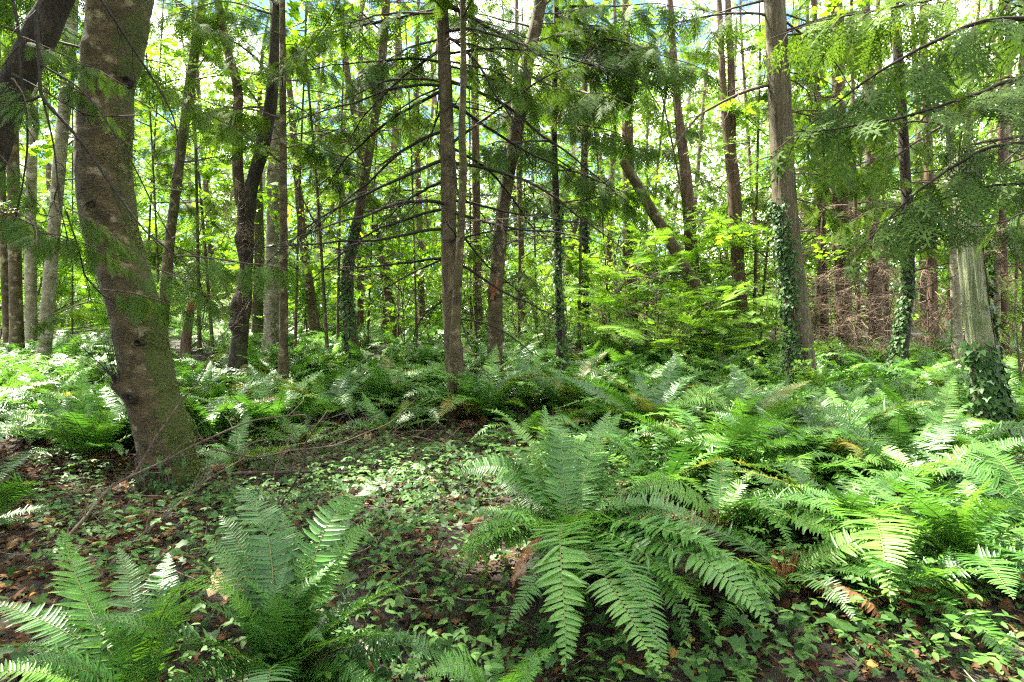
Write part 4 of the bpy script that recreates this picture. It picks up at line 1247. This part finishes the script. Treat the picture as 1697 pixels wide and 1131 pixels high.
fern(PX(235, 2.2), 2.2, 'near fern in the bottom left corner with broad fronds spreading left', 2, 9, .5, .75, (.3, .8), dead=2, azr=(2.6, 4), aims=[
    (95, 875, 2.6, 4), (-30, 1000, 2.25, 1), (20, 1100, 1.9, 5), (120, 980, 2.1, 8), (215, 905, 2.6, 0), (300, 915, 2.6, 12), (330, 990, 2.1, 9), (160, 1060, 1.9, 2), (-40, 1075, 2.0, 6), (400, 985, 2.0, 10)])
fern(PX(943, 3.3), 3.3, 'big bright sword fern in the middle foreground with fronds arching all round', 3, 5, .5, .7, (.3, .9), dead=5, dz=.05, aims=[
    (*G(1034, 1140, .14), 2), (*G(885, 1065, .12), 6), (*G(930, 1120, .15), 10), (*G(1110, 1115, .14), 14), (*G(1205, 1060, .15), 2), (*G(745, 935, .22), 3), (*G(765, 985, .14), 7), (*G(775, 900, .3), 11), (*G(1300, 1045, .16), 6), (*G(1255, 1035, .12), 2), (*G(1145, 1075), 10), (748, 945, 3.0, 3), (*G(1085, 1045), 14), (*G(1240, 975, .15), 7), (*G(965, 1085), 1), (*G(1290, 1000, .15), 11),
    (895, 668, 3.8, 4), (785, 735, 3.6, 0), (755, 785, 3.45, 5), (1010, 680, 3.8, 8), (845, 695, 3.7, 12), (930, 690, 3.9, 0), (1080, 765, 3.7, 9), (1130, 860, 3.2, 11), (810, 755, 3.5, 13), (965, 725, 3.9, 4), (1185, 895, 3.1, 7), (1035, 715, 3.8, 12), (*G(800, 985), 15)])
fern(PX(1190, 3.7), 3.7, 'low fern right of the big middle one with long fronds lying rightward', 4, 8, .7, 1.0, (.2, .7), azr=(-1.3, 1.2), aims=[
    (1420, 870, 3.2, 3), (1300, 855, 3.3, 2), (1390, 835, 3.5, 6), (1440, 945, 3.0, 7), (1040, 825, 3.6, 5), (1250, 780, 3.9, 1), (1330, 910, 3.0, 10), (1120, 790, 3.9, 8), (1360, 800, 3.8, 9), (1210, 760, 4.2, 0)])
fern(PX(1400, 3.6), 3.6, 'dense fern at the lower right before the snag, fronds arching forward', 5, 18, .65, .95, (.25, .95), aims=[(1540, 890, 3.1, 2), (1290, 870, 3.3, 6), (*G(1480, 1000, .2), 3)])
fern(PX(1600, 3.2), 3.2, 'tall fern at the right edge with fronds bending toward the corner', 6, 16, .65, .95, (.25, 1.0), aims=[(1560, 840, 2.9, 2), (1490, 870, 3.0, 6), (1650, 790, 3.1, 1), (1690, 840, 2.9, 5)])
fern(PX(830, 2.15), 2.15, 'bright fern cut by the bottom edge in the middle', 39, 4, .4, .6, (.3, .8), dead=1, aims=[(755, 1085, 2.1, 4), (935, 1065, 2.2, 1), (695, 1118, 1.95, 5), (880, 1085, 1.95, 8), (820, 1060, 2.3, 12)])
fern(PX(1300, 3.05), 3.05, 'low fern with brown dead fronds on the bank above the bottom right ivy', 40, 13, .55, .85, (.15, .7), dead=9)
fern(PX(1480, 2.95), 2.95, 'low spreading fern on the bank before the tall right edge fern', 41, 12, .55, .8, (.2, .8), dead=6)
fern(PX(1100, 4.5), 4.5, 'fern half hidden behind the big middle one at its right', 42, 16, .7, 1.0, (.3, 1.0))
fern(PX(500, 6.9), 6.9, 'low fern in the clearing left of the central sapling', 43, 15, .6, .9, (.2, .9), dead=5)
fern(PX(640, 7.5), 7.5, 'fern at the back of the clearing beside the central sapling', 44, 16, .6, .95, (.25, 1.0), dead=5)
fern(PX(880, 6.6), 6.6, 'low fern in the ivy between the central trunks and the big middle fern', 45, 15, .6, .9, (.25, 1.0), dead=4)
fern(PX(395, 6.0), 6.0, 'small fern in the ivy just right of the big maple foot', 46, 13, .5, .8, (.25, .9), dead=4)
fern(PX(1000, 5.6), 5.6, 'low fern behind the dark upright twig', 47, 16, .65, .95, (.25, 1.0), dead=4)
fern(PX(1310, 4.6), 4.6, 'arching fern behind the dense lower right one', 36, 20, .75, 1.0, (.25, 1.0))
fern(PX(1500, 4.3), 4.3, 'fern with drooping tips just left of the tall right edge fern', 37, 20, .75, 1.0, (.25, 1.0))
fern(PX(1740, 3.5), 3.5, 'fern mostly cut off by the right edge near the snag foot', 38, 16, .8, 1.1, (.4, 1.15))
fern(PX(150, 6.3), 6.3, 'large fern left of the leaning maple above the leaf litter', 7, 16, .85, 1.2, (.45, 1.2), aims=[(15, 640, 6.1, 1), (190, 610, 6.4, 0), (5, 720, 5.7, 3), (110, 590, 6.5, 4), (200, 690, 6.0, 5)])
fern(PX(-20, 4.6), 4.6, 'fern cut by the left edge with flat fronds over the leaf litter', 8, 4, .5, .7, (.05, .35), dead=1, azr=(-.5, .8), aims=[(88, 798, 4.3, 1), (92, 830, 4.3, 5)])
fern(PX(800, 8.0), 8.0, 'tall dark fern just right of the central trunks', 9, 22, 1.0, 1.35, (.75, 1.3))
fern(PX(945, 8.3), 8.3, 'tall upright fern in the middle with shadow at its right', 10, 20, 1.0, 1.3, (.8, 1.35))
fern(PX(1085, 6.6), 6.6, 'big fern with curving fronds right of centre behind the ivy', 11, 22, .95, 1.25, (.5, 1.25))
fern(PX(1245, 6.1), 6.1, 'fern with upright fronds in front of the big cedar', 12, 20, .9, 1.2, (.5, 1.2))
fern(PX(1400, 5.6), 5.6, 'fern with one dead brown frond below the slim black trunk', 13, 20, .85, 1.15, (.45, 1.15), dead=6)
fern(PX(1540, 5.2), 5.2, 'fern directly left of the snag foot', 14, 20, .85, 1.15, (.45, 1.15))
fern(PX(1700, 7.4), 7.4, 'fern at the right edge beyond the snag', 15, 18, .85, 1.15, (.45, 1.15))
fern(PX(640, 9.0), 9.0, 'light green fern left of the central fir', 16, 20, .9, 1.2, (.5, 1.2))
fern(PX(445, 7.6), 7.6, 'broad fern right of the big maple below the burled tree', 17, 22, .95, 1.25, (.35, 1.1))
fern(PX(355, 7.2), 7.2, 'fern tucked against the right side of the big maple', 18, 20, .9, 1.2, (.4, 1.1))
fern(PX(540, 8.2), 8.2, 'fern on the far edge of the ivy clearing', 19, 20, .9, 1.2, (.4, 1.1))
fern(PX(700, 9.6), 9.6, 'fern behind the central trunks', 20, 20, .9, 1.2, (.5, 1.2))

# the fields of fern: individuals with fronds near by, single clumps farther off
def clump(seed):
    rg = np.random.default_rng(seed)
    mb = MB()
    for k in range(20):
        f_, _ = frond(seed * 31 + k, rg.uniform(.6, 1.7), 34, .11, lod=1)
        Rm = np.array(Matrix.Rotation(k * 2.4 + rg.normal() * .3, 3, 'Z') @ Matrix.Rotation(-rg.uniform(.4, 1.2), 3, 'Y') @ Matrix.Rotation(rg.normal() * .2, 3, 'X'))
        V = np.vstack(f_.v) @ Rm.T * rg.uniform(.8, 1.2)
        n0 = mb.n
        mb.v.append(V); mb.n += len(V)
        for F_, m_ in f_.g:
            mb.g.append((F_ + n0, m_))
    return mb.mesh('fern_fronds', [M['rachis'], M['fern']])

CL = [clump(k + 1) for k in range(7)]
frg = np.random.default_rng(19)
AREA = [
    # px range at distance, Y range, count, label, group, with fronds
    (1130, 1740, 4.6, 7.6, 34, 'near field fern', 'near right fern field', True),
    (980, 1740, 7.2, 11.0, 75, 'sword fern in the dense field', 'far right fern field', True),
    (-60, 250, 6.6, 9.5, 15, 'sword fern of the left field', 'near left fern field', True),
    (-80, 260, 9.5, 15.0, 30, 'distant sword fern', 'far left fern field', False),
    (310, 720, 8.3, 12.5, 34, 'sword fern of the middle field', 'middle left fern field', True),
    (300, 1000, 12.5, 24.0, 110, 'distant pale sword fern', 'far middle ferns', False),
    (760, 1020, 8.6, 12.5, 20, 'sword fern behind the upright ones', 'middle ferns', True),
    (1000, 1740, 11, 15.0, 50, 'distant fern before the brush', 'far right ferns', False),
]
for (p0, p1, y0, y1, n, lb, gp, full) in AREA:
    c = 0; tries = 0
    gap = .50 if full else .62
    while c < n and tries < n * 30:
        tries += 1
        Y = math.sqrt(frg.uniform(y0 * y0, y1 * y1)); x = PX(frg.uniform(p0, p1), Y)
        if any((x - a) ** 2 + (Y - b_) ** 2 < gap * gap for a, b_ in FERNS): continue
        if 4.2 < Y < 6.4 and 1570 < CXP + x / Y * FPX < 1760: continue
        if any((x - a) ** 2 + (Y - b_) ** 2 < (r + .22) ** 2 for a, b_, r in TRUNKS): continue
        c += 1
        na, nb = between(CXP + x / Y * FPX)
        lb2 = f'{lb} between {na} and {nb}'; gp2 = f'{gp} by {na}'
        if full:
            fern(x, Y, lb2, 1000 + len(FERNS), 17 if Y > 8 else 22, .7, 1.1, (.2, 1.0), group=gp2, dead=3)
        else:
            FERNS.append((x, Y))
            o = add('sword_fern', CL[frg.integers(len(CL))], None, (x, Y, float(gz(x, Y)) + .02), (0, 0, frg.uniform(0, 6.28)), frg.uniform(.75, 1.1))
            tag(o, lb2, 'fern', gp2)

# ------------------------------------------------------------------ ivy, herbs, litter and twigs on the ground
def clear(x, y, r=.12):
    ok = np.ones(len(x), bool)
    for a, b_, rr_ in TRUNKS:
        if b_ < 14: ok &= (x - a) ** 2 + (y - b_) ** 2 > (rr_ + .02) ** 2
    return ok


def region_pts(n, y0, y1, rg, p0=-80, p1=1780):
    Y = np.sqrt(rg.uniform(y0 * y0, y1 * y1, n)); px = rg.uniform(p0, p1, n)
    return (px - CXP) / FPX * Y, Y, px


rg = np.random.default_rng(51)
x, y, px = region_pts(80000, 1.9, 13, rg)
pts3 = np.stack([x, y, 0 * x], -1)
py = HYP + (EYE - gz(x, y)) / y * FPX
dens = np.clip(.62 + .8 * pn(pts3, 1.3, 2), 0.05, 1)
dens *= 1 - .80 * sm(430, 250, px) * sm(690, 760, py)                     # bare litter on the left
dens *= 1 - .8 * np.exp(-(((px - 560) / 110) ** 2 + ((py - 690) / 45) ** 2))   # brush patch
dens *= 1 - .75 * np.exp(-(((px - 1180) / 220) ** 2 + ((py - 990) / 60) ** 2))
keep = (rg.random(len(x)) < dens) & clear(x, y)
x, y = x[keep], y[keep]
n = len(x)
h = rg.uniform(.015, .14, n) * (.6 + .5 * np.clip(pn(pts3[keep], 2.5, 4), -1, 1))
d = unit(np.stack([rg.normal(size=n), rg.normal(size=n) - .5, -rg.uniform(.0, .5, n)], -1))
nr = unit(np.stack([rg.normal(size=n) * .45, rg.normal(size=n) * .45 - .15, np.ones(n)], -1))
mb = MB()
mb.scatter(*IVYL, basis(d, nr) * (.020 + .062 * rg.random(n) ** 2.2)[:, None, None], np.stack([x, y, gz(x, y) + np.maximum(h, .012)], -1), 0)
o = add('ivy_leaves', mb.mesh('ivy_leaves', [M['ivy']]))
tag(o, 'dark green ivy carpeting the forest floor between the ferns', 'ivy', kind='stuff')

# trailing herbs: three oval leaflets
x, y, px = region_pts(15000, 2.2, 11, rg, 60, 1780)
pts3 = np.stack([x, y, 0 * x], -1)
keep = (pn(pts3, .9, 3) > -.05) & clear(x, y)
x, y = x[keep], y[keep]; n = len(x)
base = np.stack([x, y, gz(x, y) + rg.uniform(.05, .24, n)], -1)
a = rg.uniform(0, 6.28, n)
mb = MB()
for k in (-1, 0, 1):
    aa = a + k * 1.15
    d = unit(np.stack([np.cos(aa), np.sin(aa), rg.normal(size=n) * .15 - .1], -1))
    nr = unit(np.stack([rg.normal(size=n) * .3, rg.normal(size=n) * .3, np.ones(n)], -1))
    mb.scatter(*OVAL, basis(d, nr) * (rg.uniform(.028, .058, n) * (1.2 if k == 0 else 1))[:, None, None], base, 0)
o = add('herb_leaves', mb.mesh('herb_leaves', [M['herb']]))
tag(o, 'light green trailing herb leaves mixed into the ivy', 'herbs', kind='stuff')

# litter
x, y, px = region_pts(52000, 1.9, 9.5, rg)
py = HYP + (EYE - gz(x, y)) / y * FPX
dn = .35 + .65 * sm(480, 200, px) * sm(680, 780, py) + .3 * np.exp(-(((px - 1180) / 260) ** 2 + ((py - 990) / 80) ** 2))
keep = (rg.random(len(x)) < dn) & clear(x, y)
x, y = x[keep], y[keep]; n = len(x)
d = unit(np.stack([rg.normal(size=n), rg.normal(size=n), rg.normal(size=n) * .25], -1))
nr = unit(np.stack([rg.normal(size=n) * .5, rg.normal(size=n) * .5, np.ones(n)], -1))
mb = MB()
half = n // 2
pos = np.stack([x, y, gz(x, y) + rg.uniform(.004, .035, n)], -1)
Vc = OVAL[0].copy(); Vc[:, 2] *= 3; Vc[:, 1] *= .9
mb.scatter(Vc, OVAL[1], basis(d[:half], nr[:half]) * rg.uniform(.02, .06, half)[:, None, None], pos[:half], 0)
Vm = PALM[0].copy(); Vm[:, 2] *= 2.4
mb.scatter(Vm, PALM[1], basis(d[half:], nr[half:]) * rg.uniform(.025, .075, n - half)[:, None, None], pos[half:], 0)
o = add('leaf_litter', mb.mesh('leaf_litter', [M['litter']]))
tag(o, 'brown fallen leaves littering the soil, thickest at the lower left', 'litter', kind='stuff')

mb = MB()
x, y, px = region_pts(1500, 1.9, 9, rg)
for k in range(len(x)):
    L = rg.uniform(.06, .45)
    a = rg.uniform(0, 6.28)
    c = curve((x[k], y[k], float(gz(x[k], y[k])) + rg.uniform(.005, .04)), (math.cos(a), math.sin(a), rg.normal() * .12), L, 5, rg, .10)
    r = rg.uniform(.0015, .005)
    mb.tube(c, np.linspace(r, r * .5, 6), 4, int(rg.random() < .35))
o = add('twig_litter', mb.mesh('twig_litter', [M['twig'], M['twig_pale']]))
tag(o, 'small broken twigs scattered over the forest floor', 'twigs', kind='stuff')

# crumbled needles, bark bits and trailing ivy stems matting the soil
x, y, px = region_pts(42000, 1.9, 7.5, rg)
k_ = clear(x, y); x, y = x[k_], y[k_]; n = len(x)
d = unit(np.stack([rg.normal(size=n), rg.normal(size=n), rg.normal(size=n) * .3], -1))
mb = MB()
mb.leaflets(np.stack([x, y, gz(x, y) + rg.uniform(.002, .02, n)], -1), d, unit(np.cross(d, rg.normal(size=(n, 3)) * .4 + [0, 0, 1])), rg.uniform(.012, .05, n), rg.uniform(.001, .006, n), 0)
o = add('crumbled_litter', mb.mesh('crumbled_litter', [M['litter']]))
tag(o, 'crumbled needles and bark bits matting the dark soil', 'litter', kind='stuff')
mb = MB()
x, y, px = region_pts(330, 2.0, 8, rg, 250, 1780)
for k in range(len(x)):
    a = rg.uniform(0, 6.28)
    c = curve((x[k], y[k], 0), (math.cos(a), math.sin(a), 0), rg.uniform(.3, .9), 10, rg, .16)
    c[:, 2] = gz(c[:, 0], c[:, 1]) + .008 + .02 * np.abs(np.sin(np.arange(11) * 1.1 + k))
    mb.tube(c, np.linspace(.0028, .0018, 11), 4, 0)
o = add('ivy_runners', mb.mesh('ivy_runners', [M['twig']]))
tag(o, 'thin brown ivy runners trailing over the soil', 'ivy', kind='stuff')

# moss tufts on the hummocks
x, y, px = region_pts(9000, 2.6, 6, rg, 640, 1500)
py = HYP + (EYE - gz(x, y)) / y * FPX
dn = np.exp(-(((px - 790) / 120) ** 2 + ((py - 950) / 45) ** 2)) + .8 * np.exp(-(((px - 1100) / 160) ** 2 + ((py - 800) / 40) ** 2))
k_ = rg.random(len(x)) < dn
x, y = x[k_], y[k_]; n = len(x)
d = unit(np.stack([rg.normal(size=n), rg.normal(size=n), rg.uniform(.2, 1.5, n)], -1))
mb = MB()
mb.leaflets(np.stack([x, y, gz(x, y)], -1), d, unit(np.cross(d, rg.normal(size=(n, 3)))), rg.uniform(.02, .06, n), rg.uniform(.003, .008, n), 0)
o = add('moss', mb.mesh('moss', [M['moss']]))
tag(o, 'yellow-green moss tufts on the low hummocks in the foreground', 'moss', kind='stuff')

# near ivy plants whose leaves can be told apart
ivym = mk_mesh('leaf', IVYL[0], [(IVYL[1], 0)], [M['ivy']])
for k, (px, Y, lb, n) in enumerate([(1345, 2.6, 'ivy plant with large pale-veined leaves at the bottom right', 30), (1150, 2.75, 'ivy plant with dark leaves right of the big fern fronds at the bottom', 24), (700, 2.7, 'ivy plant with small leaves at the bottom between the near ferns', 20),
                                    (870, 2.6, 'ivy plant under the big middle fern at the bottom edge', 22), (1540, 2.7, 'ivy plant in the bottom right corner', 24), (400, 3.6, 'ivy sprigs below the leaning maple among dead leaves', 18)]):
    r2 = np.random.default_rng(900 + k)
    x0 = PX(px, Y)
    o = bpy.data.objects.new('ivy_plant', None); COL.objects.link(o)
    b0 = np.array([x0, Y, float(gz(x0, Y))]); o.location = b0
    tag(o, lb, 'ivy')
    c = curve((-.35, 0, 0), (1, .2, 0), .8, 12, r2, .12)
    c[:, 2] = [float(gz(x0 + q[0], Y + q[1])) - b0[2] + .015 for q in c]
    s_ = MB(); s_.tube(c, .003, 4, 0)
    add('stem', s_.mesh('stem', [M['twig']]), o)
    for q in range(n):
        p = c[r2.integers(len(c))] + np.array([r2.normal() * .07, r2.normal() * .09, 0])
        p[2] = float(gz(x0 + p[0], Y + p[1])) - b0[2] + r2.uniform(.03, .13)
        add('leaf', ivym, o, p, (r2.normal() * .35 + .15, r2.normal() * .3, r2.uniform(0, 6.28)), r2.uniform(.05, .085))

# ------------------------------------------------------------------ fallen branches and single leaves
def stick(name, label, pts, r0, r1, mat, sub=6, seed=0, cat='branch', tw=.35):
    r2 = np.random.default_rng(seed)
    C = np.array([P(*q) for q in pts])
    t_ = np.linspace(0, 1, len(C)); uu = np.linspace(0, 1, len(C) * 5)
    Cs = np.stack([np.interp(uu, t_, C[:, k]) for k in range(3)], -1)
    for _ in range(2):
        Cs[1:-1] = (Cs[:-2] + Cs[1:-1] * 2 + Cs[2:]) / 4
    Cs += np.stack([pn(Cs + k, 5, k) for k in range(3)], -1) * .008
    b0 = C[0].copy()
    o = bpy.data.objects.new(name, None); COL.objects.link(o); o.location = b0
    tag(o, label, cat)
    mb = MB(); mb.tube(Cs - b0, np.linspace(r0, r1, len(Cs)), 8, 0)
    add('stem', mb.mesh('stem', [mat]), o)
    mb = MB()
    for k in range(sub):
        a = r2.integers(2, len(Cs) - 1)
        d = unit(unit(Cs[a] - Cs[a - 1]) + r2.normal(size=3) * .7 + [0, 0, .2])
        c = curve(Cs[a] - b0, d, tw * r2.uniform(.4, 1.2), 7, r2, .12)
        mb.tube(c, np.linspace(max(r1, .0025), .001, 8), 4, 0)
        c2 = curve(c[3], unit(d + r2.normal(size=3) * .6), tw * .4, 4, r2, .14)
        mb.tube(c2, np.linspace(.002, .0008, 5), 3, 0)
    if sub: add('twigs', mb.mesh('twigs', [mat]), o)['kind'] = 'stuff'
    return o

stick('fallen_branch', 'long grey fallen branch slanting up past the foot of the leaning maple', [(45, 975, 3.5), (120, 880, 3.9), (185, 805, 4.3), (230, 785, 4.45), (330, 735, 4.7), (420, 695, 5.0), (505, 688, 5.3)], .013, .005, M['twig'], 16, 1)
stick('fallen_branch', 'thin bare branch rising in front of the leaning maple', [(225, 785, 4.3), (265, 715, 4.4), (300, 665, 4.5), (330, 630, 4.55), (362, 560, 4.7), (400, 525, 4.9)], .008, .003, M['twig'], 14, 2)
stick('fallen_branch', 'broken branch lying from the maple foot to the lower left litter', [(130, 1000, 3.2), (210, 905, 3.6), (275, 855, 3.9), (345, 795, 4.5), (405, 760, 5.0)], .010, .006, M['twig'], 10, 3)
stick('fallen_branch', 'straight broken stick lying across the ivy in front of the clearing', [(385, 785, 5.5), (480, 782, 5.5), (560, 784, 5.5), (620, 780, 5.5), (672, 786, 5.45)], .017, .014, M['twig'], 3, 4)
stick('bent_twig', 'dark bent twig standing up in the ivy right of the leaning maple', [(460, 845, 4.4), (490, 800, 4.5), (508, 760, 4.6), (505, 735, 4.7), (530, 700, 4.8), (545, 680, 4.9)], .008, .004, M['twig_dark'], 5, 5)
stick('fallen_branch', 'thin curved branch arching over the brush in the clearing', [(350, 745, 5.0), (420, 760, 5.1), (500, 745, 5.2), (560, 738, 5.3), (650, 700, 5.9), (690, 660, 6.3)], .008, .003, M['twig'], 6, 6)
stick('bent_twig', 'dark upright twig behind the big middle fern', [(1000, 850, 4.75), (993, 790, 4.8), (992, 740, 4.85), (1003, 690, 4.9)], .005, .002, M['twig_dark'], 3, 7, tw=.2)
stick('broken_stick', 'short pale broken stick poking from the big middle fern', [(1050, 890, 3.9), (1066, 868, 3.95), (1085, 838, 4.0)], .008, .007, M['twig_pale'], 1, 8, tw=.08)
stick('pale_twig', 'fine pale forked twig lying over the front fronds of the big fern', [(1035, 945, 3.3), (1090, 955, 3.25), (1130, 985, 3.2), (1165, 995, 3.15)], .0045, .0015, M['twig_pale'], 5, 9, tw=.2)
stick('upright_stick', 'thin brown stick standing behind the near left fern', [(468, 950, 3.0), (464, 905, 3.05), (463, 870, 3.1)], .007, .006, M['twig'], 1, 10, tw=.1)
# brush patch of dry fine twigs in the clearing
for k, (px, py, Y, lb) in enumerate([(560, 705, 6.2, 'heap of dry straw-coloured twigs in the clearing'), (470, 725, 5.6, 'heap of dry brown twigs beside the bent dark twig'), (620, 690, 6.8, 'dry twig heap at the back of the clearing near the central sapling')]):
    r2 = np.random.default_rng(70 + k)
    mb = MB(); x0 = PX(px, Y); b0 = np.array([x0, Y, float(gz(x0, Y))])
    for q in range(70):
        p = np.array([r2.normal() * .42, r2.normal() * .28, r2.uniform(0, .2)])
        c = curve(p, (r2.normal(), r2.normal() * .6, r2.normal() * .5 + .25), r2.uniform(.2, .8), 7, r2, .16, .03)
        c[:, 2] = np.maximum(c[:, 2], .0)
        mb.tube(c, np.linspace(.0028, .001, 8), 3, int(r2.random() < .5))
    o = add('twig_heap', mb.mesh('twig_heap', [M['needle_brown'], M['twig']]), None, b0)
    tag(o, lb, 'twigs', kind='stuff')

def loose(tm, mat, px, py, Y, size, rot, label, name='fallen_leaf', curl=1.0):
    V = tm[0].copy(); V[:, 2] = V[:, 2] * curl + .25 * (curl - 1) * V[:, 1] ** 2
    mb = MB(); mb.put(V, tm[1], 0)
    mb.tube(np.array([[-.35, .03, .02], [-.15, .01, 0], [0.05, 0, 0]]), .012, 4, 0)
    o = add(name, mb.mesh('leaf', [mat]), None, P(px, py, Y), rot, size)
    tag(o, label, 'leaf')

loose(PALM, M['tan_leaf'], 604, 728, 7.0, .17, (1.1, .3, .5), 'large pale tan maple leaf standing on edge in the clearing', curl=2)
loose(PALM, M['tan_leaf'], 352, 965, 2.75, .20, (.3, .2, .3), 'curled striped dead leaf lying on the near left fern', curl=3)
loose(OVAL, M['yellow_leaf'], 1145, 1065, ground_Y(1145, 1065, .06), .07, (.3, 0, 1.2), 'small yellow oval leaf right of the front fronds', curl=1.5)
loose(OVAL, M['yellow_leaf'], 1180, 1118, ground_Y(1180, 1118, .06), .075, (.4, .2, 2.0), 'yellow oval leaf at the bottom edge below the front fronds', curl=1.5)
loose(PALM, M['yellow_leaf'], 955, 925, 3.75, .12, (.5, 0, .6), 'yellow leaf scrap in the heart of the big middle fern', curl=1.6)
loose(PALM, M['yellow_leaf'], 1090, 915, 3.75, .13, (.3, .1, -.2), 'pale yellow leaf scrap caught on the right fronds of the big fern', curl=1.6)
loose(PALM, M['yellow_leaf'], 945, 690, ground_Y(945, 690, .08), .16, (.3, 0, .8), 'yellow maple leaf lying on ivy beyond the big middle fern', curl=1.4)
loose(PALM, M['yellow_leaf'], 1022, 722, ground_Y(1022, 722, .08), .14, (.4, .2, 2.0), 'yellow leaf on the ivy right of the dark upright twig', curl=1.4)

for k, (px, py, az, L, lb) in enumerate([(1385, 1050, -.9, .55, 'orange-brown fallen frond lying in the ivy at the bottom right'), (1200, 985, .2, .6, 'brown fallen frond under the right fronds of the big middle fern'), (735, 885, 2.8, .5, 'brown fallen frond left of the big middle fern'),
                                 (560, 800, .6, .5, 'dry brown frond lying in the clearing below the broken stick'), (250, 860, 2.2, .55, 'dry brown frond in the litter at the maple foot'), (1430, 720, .1, .6, 'rust-brown fallen frond on top of the right fern field'), (1080, 960, 1.0, .5, 'brown frond half buried right of the big fern heart')]):
    Y = ground_Y(px, py, .05) if py != 720 else 5.4
    o = add('fallen_frond', FRD[k % 4][0], None, P(px, py, Y), (.4 * (k % 3 - 1), -.15, az), L)
    tag(o, lb, 'dead frond')

# ------------------------------------------------------------------ the far wood that reads as one mass
rg = np.random.default_rng(88)
n = 240000
Y = rg.uniform(38, 62, n)
x = rg.uniform(-1.0, 1.0, n) * Y
z = rg.uniform(0, 1, n) ** 1.6 * 24 + .5
p = np.stack([x, Y, z], -1)
keep = pn(p, .55, 1) + .55 * pn(p, 1.5, 2) > -.75 + .045 * (z - 9)
p = p[keep]; n = len(p)
d = unit(rg.normal(size=(n, 3)) + [0, 0, -.3])
mb = MB()
mb.scatter(*OVAL, basis(d, unit(rg.normal(size=(n, 3)) + [0, 0, 1])) * rg.uniform(.22, .55, n)[:, None, None], p, 0)
o = add('far_woodland_foliage', mb.mesh('far_woodland_foliage', [M['small_leaf']]))
tag(o, 'bright pale green mass of far woodland foliage behind all trunks', 'woodland', kind='stuff')
